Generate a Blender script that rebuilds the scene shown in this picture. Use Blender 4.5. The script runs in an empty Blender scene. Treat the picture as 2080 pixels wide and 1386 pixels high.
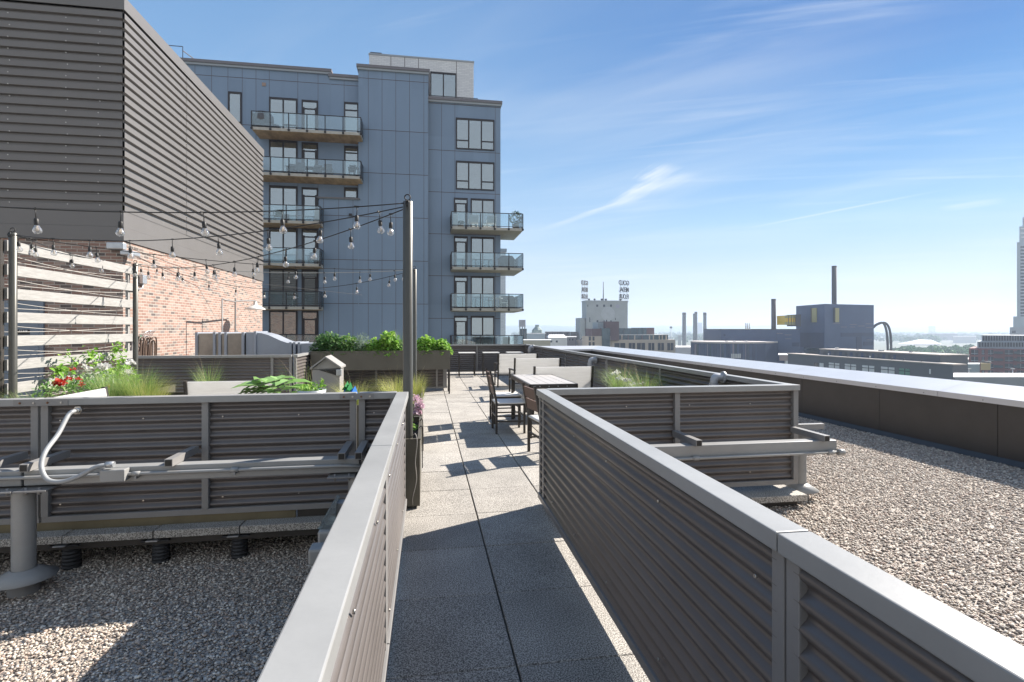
import bpy, bmesh, math, random
import numpy as np
from mathutils import Vector, Matrix
R = math.radians
random.seed(7)
scene = bpy.context.scene
COL = scene.collection

# ---------------------------------------------------------------- camera
FPX, CX, CY, EYE = 1070.0, 1040.0, 669.0, 1.52          # focal length and horizon in photo pixels
YAW = math.atan((1040 - 868) / FPX)
cam_d = bpy.data.cameras.new('camera')
cam = bpy.data.objects.new('camera', cam_d); COL.objects.link(cam)
cam.location = (0, 0, EYE); cam.rotation_euler = (R(90), 0, -YAW)
cam_d.sensor_width = 36.0; cam_d.lens = 36.0 * FPX / 2080.0
cam_d.shift_y = -(693 - CY) / 2080.0
cam_d.clip_start = 0.05; cam_d.clip_end = 40000
scene.camera = cam

# ---------------------------------------------------------------- sun, sky, exposure
SUN_AZ, SUN_EL = R(63.5), R(36.9)                        # azimuth from +Y towards +X
sd = bpy.data.lights.new('sun', 'SUN'); sd.energy = 5.0; sd.angle = R(0.53); sd.color = (1.0, 0.925, 0.835)
so = bpy.data.objects.new('sun', sd); COL.objects.link(so)
dirv = Vector((math.sin(SUN_AZ) * math.cos(SUN_EL), math.cos(SUN_AZ) * math.cos(SUN_EL), math.sin(SUN_EL)))
so.rotation_euler = dirv.to_track_quat('Z', 'Y').to_euler(); so.location = (30, 20, 40)

W = bpy.data.worlds.new('World'); scene.world = W; W.use_nodes = True
nt = W.node_tree; nt.nodes.clear()
def N(t, **k):
    n = nt.nodes.new(t)
    for a, b in k.items(): setattr(n, a, b)
    return n
def LK(a, b): nt.links.new(a, b)
out = N('ShaderNodeOutputWorld'); bg = N('ShaderNodeBackground'); bg.inputs[1].default_value = 0.10
sky = N('ShaderNodeTexSky', sky_type='NISHITA'); sky.sun_disc = False
sky.sun_elevation = SUN_EL; sky.sun_rotation = SUN_AZ
sky.air_density = 1.0; sky.dust_density = 0.3; sky.ozone_density = 2.5; sky.altitude = 260
tc = N('ShaderNodeTexCoord'); sep = N('ShaderNodeSeparateXYZ'); LK(tc.outputs['Generated'], sep.inputs[0])
def lin(c): return tuple(((x / 255) / 12.92 if x <= 10 else ((x / 255 + .055) / 1.055) ** 2.4) for x in c)
def sky_ramp(stops):
    r = N('ShaderNodeValToRGB'); e = r.color_ramp.elements
    while len(e) < len(stops): e.new(.5)
    for i, (p, c) in enumerate(stops): e[i].position = p; e[i].color = (*lin(c), 1)
    LK(sep.outputs[2], r.inputs[0]); return r
rl = sky_ramp([(0, (222, 231, 242)), (.10, (206, 225, 243)), (.25, (170, 205, 238)), (.42, (128, 174, 222)), (.7, (88, 140, 200))])
rr_ = sky_ramp([(0, (218, 229, 244)), (.08, (202, 221, 246)), (.18, (158, 205, 243)), (.30, (88, 160, 224)), (.42, (50, 128, 204)), (.7, (36, 100, 178))])
az = N('ShaderNodeMath', operation='ARCTAN2'); LK(sep.outputs[0], az.inputs[0]); LK(sep.outputs[1], az.inputs[1])
azr = N('ShaderNodeMapRange'); azr.interpolation_type = 'SMOOTHSTEP'; LK(az.outputs[0], azr.inputs[0])
azr.inputs[1].default_value = R(-12); azr.inputs[2].default_value = R(48)
smx = N('ShaderNodeMixRGB'); LK(azr.outputs[0], smx.inputs[0]); LK(rl.outputs[0], smx.inputs[1]); LK(rr_.outputs[0], smx.inputs[2])
rb_ = sky_ramp([(0, (226, 229, 233)), (.3, (222, 226, 231)), (.6, (196, 208, 224)), (.9, (128, 164, 206))])   # paler sky added behind the viewer to fill the shade
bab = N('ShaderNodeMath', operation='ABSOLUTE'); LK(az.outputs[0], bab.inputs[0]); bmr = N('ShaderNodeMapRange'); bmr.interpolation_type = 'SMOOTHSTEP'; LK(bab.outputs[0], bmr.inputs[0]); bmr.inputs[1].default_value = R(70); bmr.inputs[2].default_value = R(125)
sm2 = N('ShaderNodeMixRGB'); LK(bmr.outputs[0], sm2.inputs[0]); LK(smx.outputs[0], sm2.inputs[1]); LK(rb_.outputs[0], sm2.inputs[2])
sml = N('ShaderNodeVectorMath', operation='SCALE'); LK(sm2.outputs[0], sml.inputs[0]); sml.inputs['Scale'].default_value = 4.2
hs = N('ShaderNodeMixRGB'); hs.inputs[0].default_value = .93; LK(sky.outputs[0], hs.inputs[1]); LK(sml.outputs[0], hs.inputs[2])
# cirrus: streaks on a plane high above (direction / height), so they converge towards the horizon
mx = N('ShaderNodeMath', operation='MAXIMUM'); LK(sep.outputs[2], mx.inputs[0]); mx.inputs[1].default_value = 0.02
ad = N('ShaderNodeMath', operation='ADD'); LK(mx.outputs[0], ad.inputs[0]); ad.inputs[1].default_value = 0.06
dx = N('ShaderNodeMath', operation='DIVIDE'); LK(sep.outputs[0], dx.inputs[0]); LK(ad.outputs[0], dx.inputs[1])
dy = N('ShaderNodeMath', operation='DIVIDE'); LK(sep.outputs[1], dy.inputs[0]); LK(ad.outputs[0], dy.inputs[1])
cb = N('ShaderNodeCombineXYZ'); LK(dx.outputs[0], cb.inputs[0]); LK(dy.outputs[0], cb.inputs[1])
def cloud_layer(rot, sc, nscale, lo, hi, det=6, dist=0.6, loc=(0, 0, 0)):
    mp = N('ShaderNodeMapping', vector_type='TEXTURE'); mp.inputs['Rotation'].default_value = (0, 0, rot); mp.inputs['Scale'].default_value = sc
    mp.inputs['Location'].default_value = loc
    LK(cb.outputs[0], mp.inputs[0])
    nz = N('ShaderNodeTexNoise'); nz.inputs['Scale'].default_value = nscale; nz.inputs['Detail'].default_value = det
    nz.inputs['Roughness'].default_value = 0.55; nz.inputs['Distortion'].default_value = dist
    LK(mp.outputs[0], nz.inputs['Vector'])
    mr = N('ShaderNodeMapRange'); mr.interpolation_type = 'SMOOTHSTEP'
    mr.inputs[1].default_value = lo; mr.inputs[2].default_value = hi
    LK(nz.outputs[0], mr.inputs[0])
    return mr
def skyp(px, py):
    l = (px - CX) / FPX; u = -(py - CY) / FPX
    v = Vector((l * math.cos(YAW) + math.sin(YAW), -l * math.sin(YAW) + math.cos(YAW), u)).normalized()
    return (v.x / (max(v.z, .02) + .06), v.y / (max(v.z, .02) + .06))
_a, _b = skyp(1080, 230), skyp(2000, 30)
TH = math.atan2(_b[1] - _a[1], _b[0] - _a[0])
c1 = cloud_layer(TH, (3.6, .9, 1), 1.0, 0.46, 0.80, 5, 0.5)
c2 = cloud_layer(TH + .25, (1.6, .16, 1), 1.0, 0.50, 0.82, 7, 0.8, (3, 1, 0))
c3 = cloud_layer(.3, (1.5, 1.2, 1), 0.7, 0.42, 0.66, 3, 0.2, (5, 2, 0))
m1 = N('ShaderNodeMath', operation='MULTIPLY'); LK(c2.outputs[0], m1.inputs[0]); LK(c3.outputs[0], m1.inputs[1])
m2 = N('ShaderNodeMath', operation='MULTIPLY_ADD'); LK(c1.outputs[0], m2.inputs[0]); m2.inputs[1].default_value = 0.33
m2b = N('ShaderNodeMath', operation='MULTIPLY'); LK(m1.outputs[0], m2b.inputs[0]); m2b.inputs[1].default_value = 0.34
LK(m2b.outputs[0], m2.inputs[2])
clp = N('ShaderNodeClamp'); LK(m2.outputs[0], clp.inputs[0]); clp.inputs[2].default_value = 0.75
# distinct wisp (a short brush of cirrus) and a long thin trail; each a capsule in the sky plane
def wisp(p0, p1, width, strength, nscale):
    """p0,p1: points of the cloud plane (x/z, y/z); soft band between them"""
    ax, ay = p0; bx, by = p1; L = math.hypot(bx - ax, by - ay); ang = math.atan2(by - ay, bx - ax)
    mp = N('ShaderNodeMapping', vector_type='TEXTURE')
    mp.inputs['Location'].default_value = (ax, ay, 0); mp.inputs['Rotation'].default_value = (0, 0, ang)
    LK(cb.outputs[0], mp.inputs[0])
    nz = N('ShaderNodeTexNoise'); nz.inputs['Scale'].default_value = nscale; nz.inputs['Detail'].default_value = 5
    sv = N('ShaderNodeVectorMath', operation='MULTIPLY'); LK(mp.outputs[0], sv.inputs[0]); sv.inputs[1].default_value = (0.5, 3.0, 1)
    LK(sv.outputs[0], nz.inputs['Vector'])
    s2 = N('ShaderNodeSeparateXYZ'); LK(mp.outputs[0], s2.inputs[0])
    wob = N('ShaderNodeMath', operation='MULTIPLY_ADD'); LK(nz.outputs[0], wob.inputs[0]); wob.inputs[1].default_value = width * 1.6
    yy = N('ShaderNodeMath', operation='SUBTRACT'); LK(s2.outputs[1], yy.inputs[0]); yy.inputs[1].default_value = width * 0.8
    LK(yy.outputs[0], wob.inputs[2])
    ab = N('ShaderNodeMath', operation='ABSOLUTE'); LK(wob.outputs[0], ab.inputs[0])
    f1 = N('ShaderNodeMapRange'); f1.interpolation_type = 'SMOOTHSTEP'; LK(ab.outputs[0], f1.inputs[0])
    f1.inputs[1].default_value = width; f1.inputs[2].default_value = 0.0; f1.inputs[3].default_value = 0; f1.inputs[4].default_value = 1
    g1 = N('ShaderNodeMapRange'); g1.interpolation_type = 'SMOOTHSTEP'; LK(s2.outputs[0], g1.inputs[0])
    g1.inputs[1].default_value = 0; g1.inputs[2].default_value = L * 0.35
    g2 = N('ShaderNodeMapRange'); g2.interpolation_type = 'SMOOTHSTEP'; LK(s2.outputs[0], g2.inputs[0])
    g2.inputs[1].default_value = L; g2.inputs[2].default_value = L * 0.6
    a = N('ShaderNodeMath', operation='MULTIPLY'); LK(f1.outputs[0], a.inputs[0]); LK(g1.outputs[0], a.inputs[1])
    b = N('ShaderNodeMath', operation='MULTIPLY'); LK(a.outputs[0], b.inputs[0]); LK(g2.outputs[0], b.inputs[1])
    nn = N('ShaderNodeMath', operation='MULTIPLY'); LK(b.outputs[0], nn.inputs[0]); LK(nz.outputs[0], nn.inputs[1])
    cc = N('ShaderNodeMath', operation='MULTIPLY'); LK(nn.outputs[0], cc.inputs[0]); cc.inputs[1].default_value = strength
    return cc
total = clp.outputs[0]
for p0, p1, w_, s_, n_ in ((skyp(1090, 472), skyp(1330, 388), .06, .6, 4.0), (skyp(1235, 425), skyp(1372, 345), .10, .9, 7.0), (skyp(1300, 372), skyp(1375, 330), .10, .9, 9.0), (skyp(1310, 395), skyp(1420, 345), .09, .5, 8.0),
                           (skyp(1240, 440), skyp(1500, 330), .30, .22, 2.0), (skyp(1500, 468), skyp(1960, 378), .03, .7, 2.0), (skyp(1560, 440), skyp(2070, 300), .35, .16, 1.5),
                           (skyp(1900, 428), skyp(2060, 404), .12, .5, 3.0), (skyp(1180, 500), skyp(1800, 470), .5, .25, 1.0), (skyp(1020, 330), skyp(2075, 10), .55, .30, 1.2), (skyp(1060, 420), skyp(1900, 230), .5, .22, 1.6)):
    w = wisp(p0, p1, w_, s_, n_)
    t = N('ShaderNodeMath', operation='ADD'); t.use_clamp = True; LK(total, t.inputs[0]); LK(w.outputs[0], t.inputs[1]); total = t.outputs[0]
mix = N('ShaderNodeMixRGB'); LK(total, mix.inputs[0]); LK(hs.outputs[0], mix.inputs[1]); mix.inputs[2].default_value = (3.9, 4.15, 4.3, 1)
LK(mix.outputs[0], bg.inputs[0]); LK(bg.outputs[0], out.inputs[0])

scene.view_settings.view_transform = 'Standard'; scene.view_settings.look = 'None'
scene.view_settings.exposure = 1.25; scene.view_settings.gamma = 1
scene.cycles.max_bounces = 8; scene.cycles.transparent_max_bounces = 24; scene.cycles.volume_bounces = 1
scene.cycles.caustics_reflective = False; scene.cycles.caustics_refractive = False
scene.cycles.sample_clamp_indirect = 6

# ---------------------------------------------------------------- helpers
_s, _c = math.sin(YAW), math.cos(YAW)
def ray(px, py):
    l = (px - CX) / FPX; return (l * _c + _s, -l * _s + _c, -(py - CY) / FPX)
def atZ(px, py, z): r = ray(px, py); t = (z - EYE) / r[2]; return Vector((r[0] * t, r[1] * t, z))
def atY(px, py, Y): r = ray(px, py); t = Y / r[1]; return Vector((r[0] * t, Y, EYE + r[2] * t))
def atX(px, py, X): r = ray(px, py); t = X / r[0]; return Vector((X, r[1] * t, EYE + r[2] * t))

class MB:
    def __init__(s): s.v = []; s.f = []; s.m = []; s.sm = []
    def add(s, vs, fs, mi=0, smooth=False):
        b = len(s.v); s.v += [tuple(v) for v in vs]; s.f += [tuple(b + i for i in f) for f in fs]
        s.m += [mi] * len(fs); s.sm += [smooth] * len(fs); return s
    def box(s, x0, x1, y0, y1, z0, z1, mi=0):
        x0, x1 = sorted((x0, x1)); y0, y1 = sorted((y0, y1)); z0, z1 = sorted((z0, z1))
        vs = [(x0, y0, z0), (x1, y0, z0), (x1, y1, z0), (x0, y1, z0), (x0, y0, z1), (x1, y0, z1), (x1, y1, z1), (x0, y1, z1)]
        return s.add(vs, [(0, 3, 2, 1), (4, 5, 6, 7), (0, 1, 5, 4), (1, 2, 6, 5), (2, 3, 7, 6), (3, 0, 4, 7)], mi)
    def bar(s, a, b, w, h, mi=0, up=(0, 0, 1)):
        """rectangular bar from a to b, w across, h along up"""
        a = Vector(a); b = Vector(b); d = (b - a).normalized(); up = Vector(up)
        sd = d.cross(up)
        if sd.length < 1e-5: sd = d.cross(Vector((0, 1, 0)))
        sd.normalize(); u = sd.cross(d).normalized()
        vs = []
        for p in (a, b):
            for i, j in ((-1, -1), (1, -1), (1, 1), (-1, 1)): vs.append(p + sd * (i * w / 2) + u * (j * h / 2))
        return s.add(vs, [(0, 3, 2, 1), (4, 5, 6, 7), (0, 1, 5, 4), (1, 2, 6, 5), (2, 3, 7, 6), (3, 0, 4, 7)], mi)
    def tube(s, pts, r, n=8, mi=0, closed=False, caps=True):
        pts = [Vector(p) for p in pts]; rs = r if isinstance(r, (list, tuple)) else [r] * len(pts)
        rings = []; prev = None
        for i, p in enumerate(pts):
            if closed: d = pts[(i + 1) % len(pts)] - pts[i - 1]
            else: d = pts[min(i + 1, len(pts) - 1)] - pts[max(i - 1, 0)]
            d.normalize()
            if prev is None:
                q = Vector((0, 0, 1)) if abs(d.z) < .9 else Vector((1, 0, 0))
                a = d.cross(q).normalized()
            else: a = (prev - d * prev.dot(d)).normalized()
            prev = a; b = d.cross(a)
            rings.append([p + a * (rs[i] * math.cos(2 * math.pi * k / n)) + b * (rs[i] * math.sin(2 * math.pi * k / n)) for k in range(n)])
        vs = [v for rg in rings for v in rg]; fs = []
        m = len(pts)
        for i in range(m if closed else m - 1):
            for k in range(n):
                i2 = (i + 1) % m; fs.append((i * n + k, i * n + (k + 1) % n, i2 * n + (k + 1) % n, i2 * n + k))
        s.add(vs, fs, mi, True)
        if caps and not closed:
            b0 = len(s.v) - len(vs)
            s.f.append(tuple(b0 + k for k in range(n))[::-1]); s.m.append(mi); s.sm.append(False)
            s.f.append(tuple(b0 + (m - 1) * n + k for k in range(n))); s.m.append(mi); s.sm.append(False)
        return s
    def lathe(s, prof, c=(0, 0, 0), n=16, mi=0, smooth=True):
        """prof: list of (radius, z)"""
        vs = []; fs = []
        for r, z in prof:
            for k in range(n): vs.append((c[0] + r * math.cos(2 * math.pi * k / n), c[1] + r * math.sin(2 * math.pi * k / n), c[2] + z))
        for i in range(len(prof) - 1):
            for k in range(n): fs.append((i * n + k, i * n + (k + 1) % n, (i + 1) * n + (k + 1) % n, (i + 1) * n + k))
        return s.add(vs, fs, mi, smooth)
    def prism(s, poly, y0, y1, mi=0, axis='y'):
        """poly (a,z) extruded along axis from y0 to y1"""
        n = len(poly)
        mk = {'y': lambda a, z, t: (a, t, z), 'x': lambda a, z, t: (t, a, z), 'z': lambda a, z, t: (a, z, t)}[axis]
        vs = [mk(a, z, y0) for a, z in poly] + [mk(a, z, y1) for a, z in poly]
        fs = [tuple(range(n)), tuple(range(2 * n - 1, n - 1, -1))] + [(i, i + n, (i + 1) % n + n, (i + 1) % n) for i in range(n)]
        return s.add(vs, fs, mi)
    def corr(s, p0, p1, z0, z1, pitch=.068, amp=.012, nrm=None, seg=8, mi=0, trap=False):
        """corrugated sheet standing from p0 to p1 (x,y), ribs horizontal"""
        p0 = Vector((p0[0], p0[1], 0)); p1 = Vector((p1[0], p1[1], 0)); d = (p1 - p0).normalized()
        n = Vector((d.y, -d.x, 0)); vs = []; prof = []
        if trap:
            z = z0
            while z < z1 - .01:
                for f, o in ((0, 0), (.60, 0), (.68, 1), (.92, 1)): prof.append((min(z + f * pitch, z1), (o - .5) * 2 * amp))
                z += pitch
            prof.append((z1, -amp))
        else:
            m = max(2, int(round((z1 - z0) / pitch * seg)))
            prof = [(z0 + (z1 - z0) * i / m, amp * math.cos(2 * math.pi * (z0 + (z1 - z0) * i / m) / pitch)) for i in range(m + 1)]
        for z, o in prof:
            for p in (p0, p1): q = p + n * o; vs.append((q.x, q.y, z))
        return s.add(vs, [(2 * i, 2 * i + 1, 2 * i + 3, 2 * i + 2) for i in range(len(prof) - 1)], mi, not trap)
    def build(s, name, mats, parent=None, loc=None, rotz=0, bevel=0, **tags):
        me = bpy.data.meshes.new(name); me.from_pydata(s.v, [], s.f)
        if not isinstance(mats, (list, tuple)): mats = [mats]
        for m in mats: me.materials.append(m)
        me.polygons.foreach_set('material_index', s.m); me.polygons.foreach_set('use_smooth', s.sm)
        me.update()
        bm = bmesh.new(); bm.from_mesh(me); bmesh.ops.recalc_face_normals(bm, faces=bm.faces); bm.to_mesh(me); bm.free()
        o = bpy.data.objects.new(name, me); COL.objects.link(o)
        if parent: o.parent = parent
        if loc is not None: o.location = loc
        if rotz: o.rotation_euler = (0, 0, rotz)
        if bevel:
            b = o.modifiers.new('bevel', 'BEVEL'); b.width = bevel; b.segments = 2; b.limit_method = 'ANGLE'; b.angle_limit = R(40)
        for k, v in tags.items(): o[k] = v
        return o
def thing(name, label, cat, loc=(0, 0, 0), rotz=0, group=None):
    o = bpy.data.objects.new(name, None); COL.objects.link(o); o.empty_display_size = .1
    o.location = loc; o.rotation_euler = (0, 0, rotz); o['label'] = label; o['category'] = cat
    if group: o['group'] = group
    return o
def tree_copy(o, parent=None, loc=None, rotz=None, label=None, scale=None):
    c = o.copy(); COL.objects.link(c); c.parent = parent
    if loc is not None: c.location = loc
    if rotz is not None: c.rotation_euler = (0, 0, rotz)
    if scale is not None: c.scale = scale
    if label: c['label'] = label
    for ch in list(o.children): tree_copy(ch, c)
    return c

# ---------------------------------------------------------------- materials
MATS = {}
def mat(name, col, rough=.6, metal=0.0, var=0.0, vscale=8.0, bump=0.0, bscale=60.0, spec=.5, island=0.0, col2=None, stretch=None, alpha=None):
    """principled with optional large noise variation (var), fine bump and per-island tint"""
    m = bpy.data.materials.new(name); m.use_nodes = True; t = m.node_tree; b = t.nodes['Principled BSDF']
    b.inputs['Roughness'].default_value = rough; b.inputs['Metallic'].default_value = metal
    b.inputs['Specular IOR Level'].default_value = spec
    b.inputs['Base Color'].default_value = (*col, 1)
    cur = None
    geo = t.nodes.new('ShaderNodeNewGeometry')
    pos = geo.outputs['Position']
    if stretch:
        mp = t.nodes.new('ShaderNodeMapping'); mp.inputs['Scale'].default_value = stretch; t.links.new(pos, mp.inputs[0]); pos = mp.outputs[0]
    if var or col2:
        nz = t.nodes.new('ShaderNodeTexNoise'); nz.inputs['Scale'].default_value = vscale; nz.inputs['Detail'].default_value = 6
        nz.inputs['Roughness'].default_value = .65
        t.links.new(pos, nz.inputs['Vector'])
        rp = t.nodes.new('ShaderNodeMapRange'); rp.inputs[1].default_value = .3; rp.inputs[2].default_value = .7
        t.links.new(nz.outputs[0], rp.inputs[0])
        mx = t.nodes.new('ShaderNodeMixRGB')
        c2 = col2 or tuple(x * (1 + var) for x in col); c1 = col if col2 else tuple(x * (1 - var) for x in col)
        mx.inputs[1].default_value = (*c1, 1); mx.inputs[2].default_value = (*c2, 1)
        t.links.new(rp.outputs[0], mx.inputs[0]); cur = mx.outputs[0]
    if island:
        mr = t.nodes.new('ShaderNodeMapRange'); mr.inputs[3].default_value = 1 - island; mr.inputs[4].default_value = 1 + island
        t.links.new(geo.outputs['Random Per Island'], mr.inputs[0])
        mu = t.nodes.new('ShaderNodeMixRGB'); mu.blend_type = 'MULTIPLY'; mu.inputs[0].default_value = 1
        if cur: t.links.new(cur, mu.inputs[1])
        else: mu.inputs[1].default_value = (*col, 1)
        t.links.new(mr.outputs[0], mu.inputs[2]); cur = mu.outputs[0]
    if cur: t.links.new(cur, b.inputs['Base Color'])
    if bump:
        n2 = t.nodes.new('ShaderNodeTexNoise'); n2.inputs['Scale'].default_value = bscale; n2.inputs['Detail'].default_value = 4
        t.links.new(pos, n2.inputs['Vector'])
        bp = t.nodes.new('ShaderNodeBump'); bp.inputs['Strength'].default_value = bump; bp.inputs['Distance'].default_value = .01
        t.links.new(n2.outputs[0], bp.inputs['Height']); t.links.new(bp.outputs[0], b.inputs['Normal'])
    MATS[name] = m; return m
def add_cells(m, du, dz, z0, amt):
    """each cladding panel a slightly different tone"""
    t = m.node_tree; b = t.nodes['Principled BSDF']; src = b.inputs['Base Color'].links[0].from_socket
    g = t.nodes.new('ShaderNodeNewGeometry'); sp = t.nodes.new('ShaderNodeSeparateXYZ'); t.links.new(g.outputs['Position'], sp.inputs[0])
    def mt(op, a, v):
        n = t.nodes.new('ShaderNodeMath'); n.operation = op; t.links.new(a, n.inputs[0])
        if v is not None: n.inputs[1].default_value = v
        return n.outputs[0]
    u = mt('FLOOR', mt('DIVIDE', sp.outputs[0], du), None); v = mt('FLOOR', mt('DIVIDE', mt('SUBTRACT', sp.outputs[2], z0), dz), None)
    c = t.nodes.new('ShaderNodeCombineXYZ'); t.links.new(u, c.inputs[0]); t.links.new(v, c.inputs[1]); w = t.nodes.new('ShaderNodeTexWhiteNoise'); w.noise_dimensions = '2D'; t.links.new(c.outputs[0], w.inputs['Vector'])
    r = t.nodes.new('ShaderNodeMapRange'); r.inputs[3].default_value = 1 - amt; r.inputs[4].default_value = 1 + amt; t.links.new(w.outputs['Value'], r.inputs[0])
    x = t.nodes.new('ShaderNodeMixRGB'); x.blend_type = 'MULTIPLY'; x.inputs[0].default_value = 1; t.links.new(src, x.inputs[1]); t.links.new(r.outputs[0], x.inputs[2]); t.links.new(x.outputs[0], b.inputs['Base Color'])
def ramp_mat(name, stops, rough=.8, bump=0, source='island', scale=5.0, spec=.3, trans=0):
    m = bpy.data.materials.new(name); m.use_nodes = True; t = m.node_tree; b = t.nodes['Principled BSDF']
    b.inputs['Roughness'].default_value = rough; b.inputs['Specular IOR Level'].default_value = spec
    geo = t.nodes.new('ShaderNodeNewGeometry'); cr = t.nodes.new('ShaderNodeValToRGB')
    e = cr.color_ramp.elements
    while len(e) < len(stops): e.new(.5)
    for i, (p, c) in enumerate(stops): e[i].position = p; e[i].color = (*c, 1)
    if source == 'island': t.links.new(geo.outputs['Random Per Island'], cr.inputs[0])
    else:
        nz = t.nodes.new('ShaderNodeTexNoise'); nz.inputs['Scale'].default_value = scale; nz.inputs['Detail'].default_value = 6
        t.links.new(geo.outputs['Position'], nz.inputs['Vector']); t.links.new(nz.outputs[0], cr.inputs[0])
    t.links.new(cr.outputs[0], b.inputs['Base Color'])
    if trans:
        tr = t.nodes.new('ShaderNodeBsdfTranslucent'); t.links.new(cr.outputs[0], tr.inputs[0])
        ms = t.nodes.new('ShaderNodeMixShader'); ms.inputs[0].default_value = trans
        t.links.new(b.outputs[0], ms.inputs[1]); t.links.new(tr.outputs[0], ms.inputs[2])
        t.links.new(ms.outputs[0], t.nodes['Material Output'].inputs[0])
    MATS[name] = m; return m
def glass_mat(name, tint=(.9, .95, 1), mirror=.25, clear=.75, rough=.02, dark=(.02, .025, .03)):
    """pane: part mirror, part see-through (clear) or dark room behind"""
    m = bpy.data.materials.new(name); m.use_nodes = True; t = m.node_tree; t.nodes.remove(t.nodes['Principled BSDF'])
    g = t.nodes.new('ShaderNodeBsdfGlossy'); g.inputs['Roughness'].default_value = rough; g.inputs[0].default_value = (.85, .95, 1, 1)
    tr = t.nodes.new('ShaderNodeBsdfTransparent'); tr.inputs[0].default_value = (*tint, 1)
    df = t.nodes.new('ShaderNodeBsdfDiffuse'); df.inputs[0].default_value = (*dark, 1)
    m1 = t.nodes.new('ShaderNodeMixShader'); m1.inputs[0].default_value = clear
    t.links.new(df.outputs[0], m1.inputs[1]); t.links.new(tr.outputs[0], m1.inputs[2])
    fr = t.nodes.new('ShaderNodeFresnel'); fr.inputs[0].default_value = 1.5
    mr = t.nodes.new('ShaderNodeMapRange'); mr.inputs[3].default_value = mirror; mr.inputs[4].default_value = 1; t.links.new(fr.outputs[0], mr.inputs[0])
    m2 = t.nodes.new('ShaderNodeMixShader'); t.links.new(mr.outputs[0], m2.inputs[0])
    t.links.new(m1.outputs[0], m2.inputs[1]); t.links.new(g.outputs[0], m2.inputs[2])
    t.links.new(m2.outputs[0], t.nodes['Material Output'].inputs[0])
    MATS[name] = m; return m

rail_m = mat('painted_rail', (.285, .287, .281), .38, 0, .13, 1.8, .03, 60)
frame_m = mat('painted_frame', (.23, .225, .22), .45, 0, .06, 8, .03, 60)
panel_m = mat('bronze_corrugated', (.132, .118, .112), .34, .2, .16, 1.4, .02, 60, spec=.75)
dark_m = mat('dark_bronze_metal', (.050, .044, .038), .45, .2, .15, 4, .05, 50)
black_m = mat('black_metal', (.018, .017, .016), .5, .1)
bolt_m = mat('zinc_bolt', (.5, .48, .44), .3, .9)
rust_m = mat('rust', (.20, .09, .04), .8)
cap_m = mat('light_cap_metal', (.62, .63, .64), .30, .3, .04, 3, .03, 30)
white_m = mat('white_paint', (.72, .71, .68), .5, 0, .05, 6)
galv_m = mat('galvanised_metal', (.48, .50, .52), .38, .7, .10, 9, .05, 30)
concrete_m = mat('concrete_edge', (.30, .29, .26), .9, 0, .18, 40, .3, 200)
plastic_m = mat('black_plastic', (.03, .03, .032), .6)
flash_m = mat('olive_flashing', (.16, .135, .08), .5, .3, .15, 6)
wood_m = mat('bleached_plank', (.31, .303, .29), .8, 0, .22, 5, .15, 40, stretch=(14, 1.2, 14))
rope_m = mat('white_rope', (.42, .40, .37), .8)
brown_wood_m = mat('brown_slat', (.15, .095, .075), .6, 0, .25, 6, .1, 50, stretch=(3, 3, 20))
cream_m = mat('cream_fabric', (.52, .50, .44), .8, 0, .05, 12)
soil_m = mat('soil', (.035, .025, .018), 1, 0, .4, 30, .5, 60)
def wb(mb, name, m, parent=None, **k):
    """build from world coordinates under a thing whose Empty sits elsewhere"""
    o = mb.build(name, m, parent, **k)
    if parent is not None and parent.type == 'EMPTY': o.location = -Vector(parent.location)
    return o
def leaf_col(o, label, cat, group=None, kind=None):
    o['label'] = label
    if cat: o['category'] = cat
    if group: o['group'] = group
    if kind: o['kind'] = kind
    return o

# ---------------------------------------------------------------- roof, gravel, deck
ZGL, ZGR = -.28, -.12
def gravel_mat(name, ramp, scale):
    m = bpy.data.materials.new(name); m.use_nodes = True; t = m.node_tree; b = t.nodes['Principled BSDF']
    b.inputs['Roughness'].default_value = .75; b.inputs['Specular IOR Level'].default_value = .35
    geo = t.nodes.new('ShaderNodeNewGeometry')
    vo = t.nodes.new('ShaderNodeTexVoronoi'); vo.inputs['Scale'].default_value = scale; t.links.new(geo.outputs['Position'], vo.inputs['Vector'])
    cr = t.nodes.new('ShaderNodeValToRGB'); e = cr.color_ramp.elements
    while len(e) < len(ramp): e.new(.5)
    for i, (p, c) in enumerate(ramp): e[i].position = p; e[i].color = (*c, 1)
    sp = t.nodes.new('ShaderNodeSeparateColor'); t.links.new(vo.outputs['Color'], sp.inputs[0]); t.links.new(sp.outputs[0], cr.inputs[0])
    t.links.new(cr.outputs[0], b.inputs['Base Color'])
    mr = t.nodes.new('ShaderNodeMapRange'); mr.inputs[1].default_value = 0; mr.inputs[2].default_value = .55; mr.inputs[3].default_value = 1; mr.inputs[4].default_value = 0
    t.links.new(vo.outputs['Distance'], mr.inputs[0])
    bp = t.nodes.new('ShaderNodeBump'); bp.inputs['Strength'].default_value = .9; bp.inputs['Distance'].default_value = .02
    t.links.new(mr.outputs[0], bp.inputs['Height']); t.links.new(bp.outputs[0], b.inputs['Normal'])
    return m
STONE = [(0, (.17, .145, .125)), (.2, (.34, .295, .25)), (.42, (.47, .415, .355)), (.58, (.38, .285, .23)), (.75, (.57, .505, .43)), (1, (.76, .70, .61))]
gbase = gravel_mat('gravel_bed', [(p, tuple(x * .85 for x in c)) for p, c in STONE], 60)
pebble_m = ramp_mat('pebble', STONE, .7, spec=.35)
roof_bed = MB()
roof_bed.box(-24, 1.03, -8, 26, ZGL - .06, ZGL); roof_bed.box(1.034, 7.2, -8, 26, ZGR - .2, ZGR)
leaf_col(roof_bed.build('gravel_roof_bed', gbase), 'flat roof bed of the building, covered in gravel', None, kind='structure')

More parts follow.
